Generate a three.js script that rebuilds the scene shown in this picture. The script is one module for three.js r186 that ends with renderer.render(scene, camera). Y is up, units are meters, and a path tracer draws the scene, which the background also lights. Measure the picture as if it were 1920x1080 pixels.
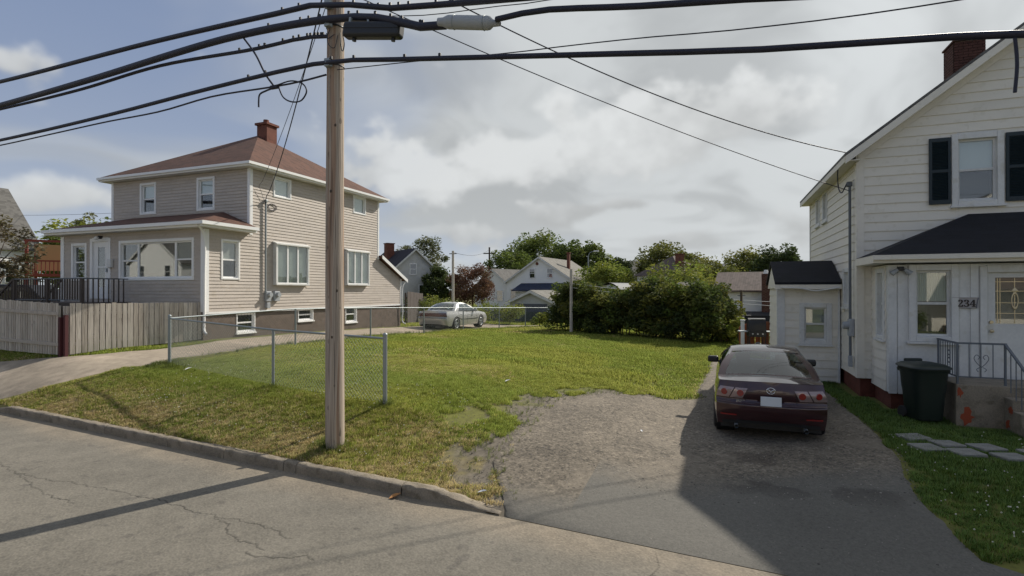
import * as THREE from 'three';
import { mergeGeometries, mergeVertices } from 'three/addons/utils/BufferGeometryUtils.js';
import { RoundedBoxGeometry } from 'three/addons/geometries/RoundedBoxGeometry.js';
import { FontLoader } from 'three/addons/loaders/FontLoader.js';
import { TextGeometry } from 'three/addons/geometries/TextGeometry.js';

// ------------------------------------------------------------------ camera, sky, sun, exposure
const scene = new THREE.Scene();
const camera = new THREE.PerspectiveCamera(56.74, 1920 / 1080, 0.1, 2000);
camera.position.set(0, 2.6, 0);
camera.rotation.order = 'YXZ';
camera.rotation.set(0.005, 0.3676, 0);
const renderer = new THREE.WebGLRenderer({ antialias: true });
renderer.setSize(1024, 576);
renderer.toneMapping = THREE.LinearToneMapping;
renderer.toneMappingExposure = 1.0;
renderer.shadowMap.enabled = true;

const SUN_AZ = 0.44, SUN_EL = 0.652;
const sunDir = new THREE.Vector3(Math.sin(SUN_AZ) * Math.cos(SUN_EL), Math.sin(SUN_EL), -Math.cos(SUN_AZ) * Math.cos(SUN_EL));
const sun = new THREE.DirectionalLight(new THREE.Color(1, 0.93, 0.82), 5);
sun.position.copy(sunDir).multiplyScalar(90).add(new THREE.Vector3(-5, 0, -18));
sun.target.position.set(-5, 0, -18);
sun.castShadow = true; sun.shadow.radius = 1.2;
sun.shadow.mapSize.set(4096, 4096);
Object.assign(sun.shadow.camera, { left: -50, right: 50, top: 50, bottom: -50, near: 1, far: 220 });
scene.add(sun, sun.target);

// ------------------------------------------------------------------ random numbers and noise
function rng(seed) { let a = seed >>> 0; return () => { a = (a + 0x6D2B79F5) | 0; let t = Math.imul(a ^ (a >>> 15), 1 | a); t = (t + Math.imul(t ^ (t >>> 7), 61 | t)) ^ t; return ((t ^ (t >>> 14)) >>> 0) / 4294967296; }; }
const LAT = new Float32Array(65536); { const r = rng(7); for (let i = 0; i < 65536; i++) LAT[i] = r(); }
function vnoise(x, y, p = 256) {
  const xi = Math.floor(x), yi = Math.floor(y), fx = x - xi, fy = y - yi;
  const sx = fx * fx * (3 - 2 * fx), sy = fy * fy * (3 - 2 * fy);
  const x0 = ((xi % p) + p) % p, x1 = (x0 + 1) % p, y0 = (((yi % p) + p) % p) * 256, y1 = ((((yi + 1) % p) + p) % p) * 256;
  const a = LAT[y0 + x0], b = LAT[y0 + x1], c = LAT[y1 + x0], d = LAT[y1 + x1];
  return a + (b - a) * sx + (c - a) * sy + (a - b - c + d) * sx * sy;
}
function fbm(x, y, o = 4, p = 256) { let s = 0, w = 0.5, t = 0; for (let i = 0; i < o; i++) { s += w * vnoise(x + i * 17.3 * (p === 256), y + i * 9.1 * (p === 256), p); t += w; w *= 0.5; x *= 2; y *= 2; p = Math.min(256, p * 2); } return s / t; }
const clamp = (v, a = 0, b = 1) => Math.min(b, Math.max(a, v));
const sstep = (a, b, v) => { const t = clamp((v - a) / (b - a)); return t * t * (3 - 2 * t); };
const lerp = (a, b, t) => a + (b - a) * t;

// ------------------------------------------------------------------ sky (air and clouds)
// single clouds: bearing from straight across the street (radians, right positive), elevation, half width, half height, brightness 0..1
const CLOUDS = [[-0.423, 0.235, 0.15, 0.045, 1], [-0.526, 0.195, 0.068, 0.04, 1], [-0.343, 0.24, 0.07, 0.035, 1], [-0.165, 0.268, 0.106, 0.06, 1], [-0.278, 0.335, 0.028, 0.03, 0.9], [0.004, 0.311, 0.139, 0.05, 0.7], [-1.106, 0.305, 0.049, 0.022, 0.5], [-1.06, 0.141, 0.053, 0.022, 0.55], [-1.1, 0.118, 0.035, 0.025, 0.5], [-0.631, 0.232, 0.056, 0.06, 0.7], [-0.293, 0.132, 0.06, 0.026, 0], [-0.151, 0.158, 0.048, 0.012, 0.1], [-0.233, 0.148, 0.039, 0.014, 0.1], [-0.026, 0.087, 0.04, 0.022, 0], [-0.095, 0.091, 0.056, 0.014, 0.1], [0.12, 0.106, 0.047, 0.03, 0.1], [-0.467, 0.109, 0.069, 0.016, 0.2], [-0.085, 0.285, 0.138, 0.06, 0.45]];
{
  const w = 2048, h = 1024, data = new Float32Array(w * h * 4);
  for (let j = 0; j < h; j++) {
    const el = ((j + 0.5) / h - 0.5) * Math.PI, sy = Math.sin(el), cy = Math.cos(el);
    for (let i = 0; i < w; i++) {
      const o = (j * w + i) * 4;
      if (el < -0.06) { data[o] = 0.16; data[o + 1] = 0.17; data[o + 2] = 0.16; data[o + 3] = 1; continue; }
      const a = ((i + 0.5) / w - 0.5) * 2 * Math.PI;
      const x = Math.cos(a) * cy, z = Math.sin(a) * cy, y = Math.max(sy, 0.0), az = Math.atan2(x, -z);
      const cs = x * sunDir.x + y * sunDir.y + z * sunDir.z;
      const hz = Math.pow(1 - y, 3.2);
      let r = lerp(0.225, 0.54, hz), g = lerp(0.305, 0.61, hz), b = lerp(0.515, 0.73, hz);
      const k = 1 / (y + 0.16), px = x * k, pz = z * k;
      const wx = fbm(px * 1.1 + 3, pz * 1.1 + 8, 3) - 0.5, wz = fbm(px * 1.1 + 31, pz * 1.1 + 18, 3) - 0.5;
      // thin high streaks everywhere, a thick veil towards the sun
      const vn = fbm(px * 0.8 + wx * 1.3 + 40, pz * 0.8 + wz * 1.3 + 11, 5);
      const veil = sstep(0.22, 0.66, cs + (vn - 0.5) * 0.9 - 0.08 * y) * 0.95;
      const thin = 0.4 * sstep(0.5, 0.75, vn);
      const vt = fbm(px * 1.9 + wx * 2.4 + 5, pz * 1.9 + wz * 2.4 + 60, 6);
      const vb = lerp(0.56, 0.76, sstep(0.34, 0.66, vt)) * (1 + 0.3 * Math.pow(clamp(cs), 7)), c0 = Math.max(veil, thin);
      r = lerp(r, vb * 0.985, c0); g = lerp(g, vb, c0); b = lerp(b, vb * 1.015, c0);
      if (y < 0.6) {
        let den = 0, br = 0, wsum = 1e-4, hi = 0;
        for (const [ca, ce, cw, chh, cb] of CLOUDS) { let da = az - ca; if (da > Math.PI) da -= 2 * Math.PI; if (da < -Math.PI) da += 2 * Math.PI; const q = (da / cw) ** 2 + ((el - ce) / chh) ** 2; if (q < 9) { const gsn = Math.exp(-q * 0.9); den += gsn; br += gsn * cb; hi += gsn * (el - ce) / chh; wsum += gsn; } }
        const n1 = fbm(az * 22 + 7, el * 30 + 3, 6), n2 = fbm(az * 9 + 70, el * 15 + 31, 5), low = 0.52 * sstep(0.62, 0.8, n2) * Math.exp(-Math.pow((el - 0.14) / 0.1, 2));
        const f = sstep(0.28, 0.8, Math.min(den, 1.1) * 0.8 + low + (n1 - 0.5) * 1.15), bright = den > 0.02 ? br / wsum : 0.6;
        const cb = lerp(0.52, 0.90, clamp(bright + 0.3 * clamp(hi / wsum, -1, 1) + (n1 - 0.5) * 0.9)) * (1 + 0.12 * Math.pow(clamp(cs), 4));
        r = lerp(r, cb, f * 0.88); g = lerp(g, cb, f * 0.88); b = lerp(b, cb * 1.01, f * 0.88);
      }
      const hb = Math.pow(1 - y, 11) * 0.75;
      r = lerp(r, 0.84, hb); g = lerp(g, 0.86, hb); b = lerp(b, 0.88, hb);
      data[o] = r * 0.8; data[o + 1] = g * 0.82; data[o + 2] = b * 0.815; data[o + 3] = 1;
    }
  }
  const t = new THREE.DataTexture(data, w, h, THREE.RGBAFormat, THREE.FloatType);
  t.mapping = THREE.EquirectangularReflectionMapping; t.magFilter = t.minFilter = THREE.LinearFilter; t.needsUpdate = true;
  scene.background = t; scene.environment = t;
}

// ------------------------------------------------------------------ helpers: objects
const taken = new Map();
function numbered(n) { const k = taken.get(n) || 0; taken.set(n, k + 1); return k ? `${n}_${String(k).padStart(3, '0')}` : n; }
function tag(o, label, category, group, kind) { o.userData.label = label; o.userData.category = category; if (group) o.userData.group = group; if (kind) o.userData.kind = kind; return o; }
function thing(name, label, category, pos = [0, 0, 0], turn = 0, group) {
  const o = new THREE.Group(); o.name = numbered(name); scene.add(o); o.position.set(...pos); o.rotation.y = turn;
  return tag(o, label, category, group);
}
function part(name, geo, mat, parent = scene) {
  if (Array.isArray(geo)) geo = merge(geo);
  const m = new THREE.Mesh(geo, mat); m.name = parent === scene ? numbered(name) : name; m.castShadow = m.receiveShadow = true; parent.add(m); return m;
}
function sub(name, parent, pos = [0, 0, 0], turn = 0) { const g = new THREE.Group(); g.name = name; parent.add(g); g.position.set(...pos); g.rotation.y = turn; return g; }
function structure(name, geo, mat, label) { const m = part(name, geo, mat); m.userData.kind = 'structure'; if (label) m.userData.label = label; return m; }
function merge(list) {
  const l = list.flat(9).map(g => { g = g.index ? g.toNonIndexed() : g; for (const k of Object.keys(g.attributes)) if (!['position', 'normal', 'uv'].includes(k)) g.deleteAttribute(k); return g; });
  return l.length === 1 ? l[0] : mergeGeometries(l);
}
// texture coordinates in metres from the dominant face direction
function muv(g) {
  g = g.index ? g.toNonIndexed() : g;
  const p = g.attributes.position, n = p.count, uv = new Float32Array(n * 2), a = new THREE.Vector3(), b = new THREE.Vector3(), c = new THREE.Vector3();
  for (let i = 0; i < n; i += 3) {
    a.fromBufferAttribute(p, i); b.fromBufferAttribute(p, i + 1).sub(a); c.fromBufferAttribute(p, i + 2).sub(a); b.cross(c);
    const ax = Math.abs(b.x), ay = Math.abs(b.y), az = Math.abs(b.z);
    for (let k = 0; k < 3; k++) {
      const x = p.getX(i + k), y = p.getY(i + k), z = p.getZ(i + k);
      uv[(i + k) * 2] = ax > ay && ax > az ? z : x; uv[(i + k) * 2 + 1] = ay >= ax && ay >= az ? z : y;
    }
  }
  g.setAttribute('uv', new THREE.BufferAttribute(uv, 2)); return g;
}
const box = (x0, x1, y0, y1, z0, z1) => muv(new THREE.BoxGeometry(x1 - x0, y1 - y0, z1 - z0).translate((x0 + x1) / 2, (y0 + y1) / 2, (z0 + z1) / 2));
const rbox = (x0, x1, y0, y1, z0, z1, r = 0.01, s = 2) => muv(new RoundedBoxGeometry(x1 - x0, y1 - y0, z1 - z0, s, Math.min(r, (x1 - x0) / 2.01, (y1 - y0) / 2.01, (z1 - z0) / 2.01)).translate((x0 + x1) / 2, (y0 + y1) / 2, (z0 + z1) / 2));
const V = (x, y, z) => new THREE.Vector3(x, y, z);
function cyl(a, b, r0, r1 = r0, n = 8) {
  const A = V(...a), B = V(...b), d = B.clone().sub(A), g = new THREE.CylinderGeometry(r1, r0, d.length(), n, 1);
  g.applyQuaternion(new THREE.Quaternion().setFromUnitVectors(V(0, 1, 0), d.normalize())); g.translate((A.x + B.x) / 2, (A.y + B.y) / 2, (A.z + B.z) / 2); return g;
}
// a straight bar with a rectangular section between two points
function bar(a, b, w, h) {
  const A = V(...a), B = V(...b), d = B.clone().sub(A), L = d.length(), g = new THREE.BoxGeometry(w, h, L); d.normalize();
  const m = new THREE.Matrix4().lookAt(V(0, 0, 0), d.clone().negate(), V(0, 1, 0)); g.applyMatrix4(m); g.translate((A.x + B.x) / 2, (A.y + B.y) / 2, (A.z + B.z) / 2); return muv(g);
}
function tube(pts, r, seg = 40, n = 6, closed = false) { return new THREE.TubeGeometry(new THREE.CatmullRomCurve3(pts.map(p => V(...p)), closed), seg, r, n, closed); }
function quadMesh(grid, flip) { // grid[i][j] of Vector3 -> geometry with smooth normals
  const ni = grid.length, nj = grid[0].length, pos = [], uv = [], idx = [];
  for (let i = 0; i < ni; i++) for (let j = 0; j < nj; j++) { const p = grid[i][j]; pos.push(p.x, p.y, p.z); uv.push(i / (ni - 1), j / (nj - 1)); }
  for (let i = 0; i < ni - 1; i++) for (let j = 0; j < nj - 1; j++) { const a = i * nj + j, b = a + nj; flip ? idx.push(a, a + 1, b, b, a + 1, b + 1) : idx.push(a, b, a + 1, b, b + 1, a + 1); }
  const g = new THREE.BufferGeometry(); g.setAttribute('position', new THREE.Float32BufferAttribute(pos, 3)); g.setAttribute('uv', new THREE.Float32BufferAttribute(uv, 2)); g.setIndex(idx); g.computeVertexNormals(); return g;
}
function polyGeo(faces) { // faces: lists of [x,y,z], planar convex
  const pos = []; for (const f of faces) for (let i = 1; i < f.length - 1; i++) pos.push(...f[0], ...f[i], ...f[i + 1]);
  const g = new THREE.BufferGeometry(); g.setAttribute('position', new THREE.Float32BufferAttribute(pos, 3)); g.computeVertexNormals(); return muv(g);
}
function slab(corners, t) { // a thick roof plane from its top corners
  const bot = corners.map(c => [c[0], c[1] - t, c[2]]), f = [corners, [...bot].reverse()];
  for (let i = 0; i < corners.length; i++) { const k = (i + 1) % corners.length; f.push([corners[i], bot[i], bot[k], corners[k]]); }
  return polyGeo(f);
}

// ------------------------------------------------------------------ materials
function texOf(w, h, fn, { srgb = true, rep } = {}) {
  const d = new Uint8Array(w * h * 4);
  for (let j = 0; j < h; j++) for (let i = 0; i < w; i++) { const c = fn(i / w, j / h, i, j), o = (j * w + i) * 4; for (let k = 0; k < 3; k++) d[o + k] = clamp(c[k]) * 255; d[o + 3] = 255; }
  const t = new THREE.DataTexture(d, w, h); t.wrapS = t.wrapT = THREE.RepeatWrapping; t.magFilter = THREE.LinearFilter; t.minFilter = THREE.LinearMipmapLinearFilter; t.generateMipmaps = true;
  if (srgb) t.colorSpace = THREE.SRGBColorSpace; if (rep) t.repeat.set(...rep); t.needsUpdate = true; return t;
}
const S = c => c <= 0.0031308 ? 12.92 * c : 1.055 * Math.pow(c, 1 / 2.4) - 0.055;
const S3 = (r, g, b, k = 1) => [S(clamp(r * k)), S(clamp(g * k)), S(clamp(b * k))];
const lin = (r, g, b) => new THREE.Color().setRGB(r, g, b);
function mat(r, g, b, rough = 0.8, extra = {}) { return new THREE.MeshStandardMaterial({ color: lin(r, g, b), roughness: rough, side: THREE.DoubleSide, ...extra }); }
// tiled mottling with a mean near 1, used over plain colours
const gr = (u, v, f, o) => fbm(u * f, v * f, o, f);
const texMottle = texOf(512, 512, (u, v) => { const a = gr(u, v, 6, 5), b = gr(u, v, 64, 2), s = sstep(0.62, 0.8, gr(u, v, 12, 4)); const k = 0.86 + 0.22 * (a - 0.5) + 0.1 * (b - 0.5) - 0.1 * s; return S3(k, k * (1 - 0.02 * s), k * (1 - 0.07 * s)); }, { rep: [0.4, 0.4] });
const texWeather = texOf(512, 512, (u, v) => { const a = gr(u, v, 4, 5), f = fbm(u * 10, v * 40, 3, 64), d = sstep(0.64, 0.8, fbm(u * 24, v * 24, 4, 32)), k = 0.93 + 0.1 * (a - 0.5) + 0.05 * (f - 0.5); return S3(k * (1 - 0.08 * d), k * (1 - 0.085 * d), k * (1 - 0.11 * d)); }, { rep: [0.35, 0.35] });
const texGrainB = texOf(512, 512, (u, v) => { const k = gr(u, v, 128, 2) * 0.6 + gr(u, v, 40, 2) * 0.4; return [k, k, k]; }, { srgb: false, rep: [2, 2] });
const texConcrete = texOf(512, 512, (u, v) => { const a = gr(u, v, 7, 5), b = gr(u, v, 128, 1), s = sstep(0.55, 0.75, gr(u, v, 10, 5)), k = 0.82 + 0.5 * (a - 0.5) + 0.3 * (b - 0.5); return S3(k * (1 - 0.25 * s), k * 0.97 * (1 - 0.26 * s), k * 0.92 * (1 - 0.3 * s)); }, { rep: [0.8, 0.8] });
const texShingle = texOf(512, 512, (u, v) => {
  const row = Math.floor(v * 14), fr = v * 14 - row, off = (row % 2) * 0.5 + LAT[row * 31] * 0.3, c = Math.floor((u * 8 + off)), fc = u * 8 + off - c;
  let k = 0.62 + 0.55 * LAT[((c % 8) + row * 97) & 65535] + 0.35 * (gr(u, v, 128, 1) - 0.5); if (fr < 0.12) k *= 0.6; if (fc < 0.04) k *= 0.8; return S3(k, k, k);
}, { rep: [0.5, 0.5] });
const texWood = texOf(256, 1024, (u, v) => { const g = fbm(u * 32, v * 8, 4, 32), l = fbm(u * 90, v * 6, 2, 128), cr = sstep(0.72, 0.78, fbm(u * 64, v * 4, 3, 64)), k = 0.82 + 0.55 * (g - 0.5) + 0.4 * (l - 0.5); return S3(k * (1 - 0.55 * cr), k * 0.97 * (1 - 0.6 * cr), k * 0.93 * (1 - 0.62 * cr)); });
const texBoard = texWood.clone(); texBoard.repeat.set(3, 0.8); texBoard.needsUpdate = true;
const texPole = texOf(512, 2048, (u, v) => { const a = fbm(u * 16, v * 5, 4, 16), f = fbm(u * 64, v * 20, 3, 64), st = sstep(0.56, 0.74, fbm(u * 12 + 0.2 * Math.sin(v * 25), v * 3, 4, 12)), cr = sstep(0.70, 0.76, fbm(u * 40, v * 7, 3, 40)), kn = sstep(0.80, 0.86, fbm(u * 10, v * 60, 2, 60)); const k = (0.86 + 0.5 * (a - 0.5) + 0.5 * (f - 0.5)) * (1 - 0.5 * cr) * (1 - 0.4 * kn); return S3(k * (1 - 0.22 * st), k * 0.98 * (1 - 0.36 * st), k * 0.95 * (1 - 0.44 * st)); });

const M = {
  beige: mat(0.56, 0.495, 0.435, 0.62, { map: texMottle }), beigeWall: mat(0.5, 0.45, 0.4, 0.8),
  white: mat(0.76, 0.76, 0.74, 0.55, { map: texMottle }), vinyl: mat(0.82, 0.82, 0.81, 0.4),
  sidingA: mat(0.80, 0.755, 0.66, 0.6, { map: texWeather }), sidingB: mat(0.775, 0.735, 0.645, 0.62, { map: texWeather }), sidingC: mat(0.82, 0.775, 0.68, 0.6, { map: texWeather }),
  brown: mat(0.15, 0.115, 0.095, 0.85, { map: texConcrete }), redFound: mat(0.16, 0.045, 0.03, 0.85, { map: texConcrete }),
  roofRed: mat(0.125, 0.056, 0.036, 0.9, { map: texShingle, bumpMap: texGrainB, bumpScale: 0.004 }), roofDark: mat(0.0085, 0.009, 0.014, 0.9, { map: texShingle, bumpMap: texGrainB, bumpScale: 0.004 }),
  roofGrey: mat(0.14, 0.135, 0.125, 0.9, { map: texShingle }), roofBrown: mat(0.135, 0.10, 0.085, 0.9, { map: texShingle }), roofBlue: mat(0.025, 0.035, 0.075, 0.85, { map: texShingle }), roofGreen: mat(0.06, 0.09, 0.07, 0.85, { map: texShingle }), roofTan: mat(0.2, 0.19, 0.165, 0.9, { map: texShingle }),
  brick: mat(0.2, 0.075, 0.052, 0.9, { map: texConcrete }), brickDark: mat(0.10, 0.04, 0.03, 0.9, { map: texConcrete }), mortar: mat(0.32, 0.27, 0.24, 0.95),
  glass: new THREE.MeshPhysicalMaterial({ color: lin(0.93, 0.96, 0.95), roughness: 0.02, transmission: 1, thickness: 0, ior: 1.9, side: THREE.DoubleSide }),
  mirrorGlass: new THREE.MeshPhysicalMaterial({ color: lin(0.02, 0.022, 0.025), roughness: 0.015, ior: 2.2, clearcoat: 1, clearcoatRoughness: 0.01, side: THREE.DoubleSide }),
  carGlass: new THREE.MeshPhysicalMaterial({ color: lin(0.38, 0.48, 0.51), roughness: 0.02, transmission: 1, thickness: 0, ior: 2.3, side: THREE.DoubleSide }),
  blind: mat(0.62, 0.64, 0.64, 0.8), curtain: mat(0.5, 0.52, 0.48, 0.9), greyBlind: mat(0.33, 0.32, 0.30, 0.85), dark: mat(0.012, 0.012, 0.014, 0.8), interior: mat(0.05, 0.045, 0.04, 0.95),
  steel: mat(0.42, 0.45, 0.47, 0.42, { metalness: 0.7 }), steelDull: mat(0.3, 0.33, 0.34, 0.5, { metalness: 0.5 }), wire: mat(0.2, 0.22, 0.22, 0.6, { metalness: 0.3 }),
  cable: mat(0.012, 0.013, 0.03, 0.55), rubber: mat(0.02, 0.02, 0.021, 0.75), plastic: mat(0.015, 0.016, 0.018, 0.45), chrome: mat(0.7, 0.7, 0.72, 0.12, { metalness: 1 }),
  iron: mat(0.12, 0.135, 0.155, 0.6), pole: mat(0.455, 0.385, 0.32, 0.92, { map: texPole, bumpMap: texPole, bumpScale: 0.008 }),
  greyWood: [0, 1, 2, 3].map(i => mat(0.66 - i * 0.05, 0.615 - i * 0.05, 0.555 - i * 0.048, 0.9, { map: texBoard })), darkWood: mat(0.115, 0.095, 0.085, 0.9, { map: texBoard }),
  maroonWood: mat(0.06, 0.01, 0.013, 0.7), redWood: [0, 1, 2].map(i => mat(0.34 - i * 0.05, 0.11 - i * 0.015, 0.035, 0.8, { map: texBoard })),
  deckRed: mat(0.22, 0.045, 0.03, 0.8), deckTan: mat(0.45, 0.27, 0.12, 0.85), concrete: mat(0.30, 0.262, 0.21, 0.92, { map: texConcrete, bumpMap: texGrainB, bumpScale: 0.006 }), slabStone: mat(0.3, 0.305, 0.295, 0.9, { map: texConcrete }),
  binGreen: mat(0.009, 0.017, 0.014, 0.45), bark: mat(0.09, 0.07, 0.055, 0.95, { map: texBoard }), shutter: mat(0.006, 0.018, 0.026, 0.5), pvcGrey: mat(0.34, 0.36, 0.38, 0.5),
  paint: new THREE.MeshPhysicalMaterial({ color: lin(0.034, 0.006, 0.011), roughness: 0.35, metalness: 0.25, clearcoat: 1, clearcoatRoughness: 0.03, side: THREE.DoubleSide }),
  silver: new THREE.MeshPhysicalMaterial({ color: lin(0.5, 0.5, 0.49), roughness: 0.35, metalness: 0.4, clearcoat: 1, clearcoatRoughness: 0.05, side: THREE.DoubleSide }),
  lensRed: new THREE.MeshPhysicalMaterial({ color: lin(0.25, 0.02, 0.02), roughness: 0.12, clearcoat: 1, side: THREE.DoubleSide }), lensClear: new THREE.MeshPhysicalMaterial({ color: lin(0.3, 0.22, 0.22), roughness: 0.15, metalness: 0.3, clearcoat: 1, side: THREE.DoubleSide }), lensDark: new THREE.MeshPhysicalMaterial({ color: lin(0.10, 0.02, 0.022), roughness: 0.2, clearcoat: 1, side: THREE.DoubleSide }),
  plate: mat(0.62, 0.66, 0.7, 0.4), seat: mat(0.06, 0.055, 0.05, 0.9), brass: mat(0.62, 0.52, 0.34, 0.35, { metalness: 0.6 }),
};

// ------------------------------------------------------------------ terrain
const KERB = x => 5.504 - 0.086 * x;                    // line where the road ends (depth from the camera's street line)
const TX = [-60, -24, -16, -13, -9, -5.5, -2.6, -0.5, 2.6, 6, 14, 60], TT = [0, 0.2, 0.9, 2, 3.3, 6, 9, 14, 20, 27, 45, 150, 700];
const TH = [
  [.2, .1, .05, .12, .12, .12, .02, 0, 0, .05, .1, .2], [.3, .2, .1, .14, .14, .14, .05, .01, .01, .08, .15, .3], [.6, .5, .42, .38, .34, .28, .1, .02, .05, .15, .2, .4],
  [.8, .75, .75, .62, .6, .58, .22, .03, .12, .2, .25, .5], [.95, .9, .88, .75, .73, .7, .28, .04, .16, .2, .25, .5], [1.1, 1.05, 1, .85, .78, .72, .35, .05, .2, .2, .25, .5],
  [1.1, 1.05, .97, .8, .75, .68, .5, .10, .22, .22, .25, .5], [1, .9, .85, .68, .65, .62, .55, .45, .35, .3, .3, .5], [.8, .7, .6, .5, .5, .5, .5, .5, .45, .4, .4, .5],
  [.5, .4, .35, .3, .35, .4, .45, .45, .4, .4, .4, .5], [.2, .2, .2, .2, .2, .2, .2, .2, .2, .2, .2, .2], [0, 0, 0, 0, 0, 0, 0, 0, 0, 0, 0, 0], [0, 0, 0, 0, 0, 0, 0, 0, 0, 0, 0, 0]];
function cell(a, v) { let i = 0; while (i < a.length - 2 && v > a[i + 1]) i++; return [i, clamp((v - a[i]) / (a[i + 1] - a[i]))]; }
function hgt(x, d) {                                   // height of the ground at x, depth d
  const t = d - KERB(x); if (t <= 0) return 0;
  const [i, fx] = cell(TX, x), [j, ft] = cell(TT, t), sx = fx * fx * (3 - 2 * fx);
  const n = t > 0.3 ? 0.05 * sstep(0.3, 2, t) * (fbm(x * 0.6 + 50, d * 0.6 + 50, 3) - 0.5) : 0;
  return lerp(lerp(TH[j][i], TH[j][i + 1], sx), lerp(TH[j + 1][i], TH[j + 1][i + 1], sx), ft) + n;
}
function table(pts) { return t => { let i = 0; while (i < pts.length - 2 && t > pts[i + 1][0]) i++; return lerp(pts[i][1], pts[i + 1][1], clamp((t - pts[i][0]) / (pts[i + 1][0] - pts[i][0]))); }; }
const rXL = table([[0, -2.4], [.6, -2.7], [1.3, -3.1], [3.4, -3.25], [4.9, -3.3], [5.7, -2.8], [6.3, -2.05], [6.9, -1.2], [7.6, -.5], [11.8, -.25], [13, -.2]]), rXR = table([[0, 7], [.6, 3.6], [.9, 2.4], [1.8, 2.3], [3.2, 2.35], [4.1, 2.5], [5.3, 2.55], [7.3, 2.48], [9.3, 2.4], [13, 2.4]]);
const lXR = table([[0, -15.4], [.26, -15.06], [.6, -14.45], [1.36, -14.02], [2.4, -13.74], [3.1, -13.3], [6.1, -13.1], [9, -13.35], [14, -13.15], [19.4, -12.6], [23.5, -11.5], [26.6, -10]]), lXL = table([[0, -23], [.9, -21], [1.5, -19], [2.05, -17.2], [2.8, -16.1], [3.85, -15.4], [5.4, -15.2], [8.1, -15.35], [17, -15.35], [20, -15.6], [26.6, -16]]);
const wob = (a, b, k) => k * (fbm(a * 1.7 + 9, b * 1.7 + 4, 3) - 0.5);
function onRight(x, d) { const t = d - KERB(x); return t > -0.1 && t < 13 && x > rXL(t) + wob(x, d, 0.9) && x < rXR(t) + wob(d, x, 0.35); }
function onLeft(x, d) { const t = d - KERB(x); return t > -0.1 && t < 26.6 && x > lXL(t) + wob(x, d, 0.5) && x < lXR(t) + wob(d, x, 0.5); }
const HOUSES = [[-23.2, -15.4, 12.4, 24.4], [2.8, 11.2, 13.9, 20.8], [3.1, 11, 12.7, 14.1], [1.45, 3.1, 15.6, 18.2], [3.95, 5.7, 11.6, 12.8]];
// how dry the grass is: the verge by the road is straw-coloured
function dryness(x, d) { const t = d - KERB(x), v = x < -1.8 ? sstep(2.4, 0.4, t) : sstep(1.6, 0.2, t) * 0.6; if (x > 2) return 0.1; return clamp(v * (1.9 * fbm(x * 1.1 + 5, d * 1.3 + 3, 5) - 0.18) + 0.5 * sstep(0.55, 0.75, fbm(x * 0.35 + 70, d * 0.35 + 22, 4)) * (t > 2 ? 0.6 : 1)); }
{
  const xs = [-700, -300, -150, -90, -60, -45, -36]; for (let x = -30; x <= 14; x += 0.25) xs.push(x); xs.push(18, 24, 32, 45, 60, 90, 150, 300, 700);
  const ts = [0, 0.1, 0.2]; for (let t = 0.4; t <= 33; t += 0.3) ts.push(t); ts.push(36, 40, 46, 55, 70, 100, 150, 250, 400, 700);
  const grid = xs.map(x => ts.map(t => V(x, hgt(x, KERB(x) + t) - 0.012, -(KERB(x) + t))));
  const g = quadMesh(grid, false), p = g.attributes.position, uv = g.attributes.uv;
  for (let i = 0; i < p.count; i++) uv.setXY(i, p.getX(i) / 40, p.getZ(i) / 40);
  const tex = texOf(1280, 1280, (u, v) => {
    const x = u * 40 > 20 ? u * 40 - 40 : u * 40, d = 40 - v * 40;
    const f = vnoise(u * 1900, v * 1900), f2 = vnoise(u * 700, v * 700), a = dryness(x, d), k = 0.6 + 0.45 * f + 0.35 * f2;
    const tk = d - KERB(x), eg = rXL(clamp(tk, 0, 13)) - x, bare = Math.max(sstep(0.62, 0.72, fbm(x * 0.8 + 20, d * 0.8 + 90, 4)) * 0.5, tk < 7.2 ? sstep(1.5, 0.1, eg) * sstep(-0.6, 0, eg) * sstep(0.4, 0.6, fbm(x * 2.2 + 61, d * 2.2 + 15, 4) + 0.25 * sstep(1, 0, eg)) : 0);
    return S3(lerp(lerp(0.12, 0.2, a), 0.15, bare) * k, lerp(lerp(0.125, 0.16, a), 0.128, bare) * k, lerp(lerp(0.02, 0.07, a), 0.098, bare) * k);
  });
  structure('lawn_ground', g, new THREE.MeshStandardMaterial({ map: tex, roughness: 1, side: THREE.DoubleSide }), 'grassy ground of the vacant lot and gardens');
}
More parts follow.
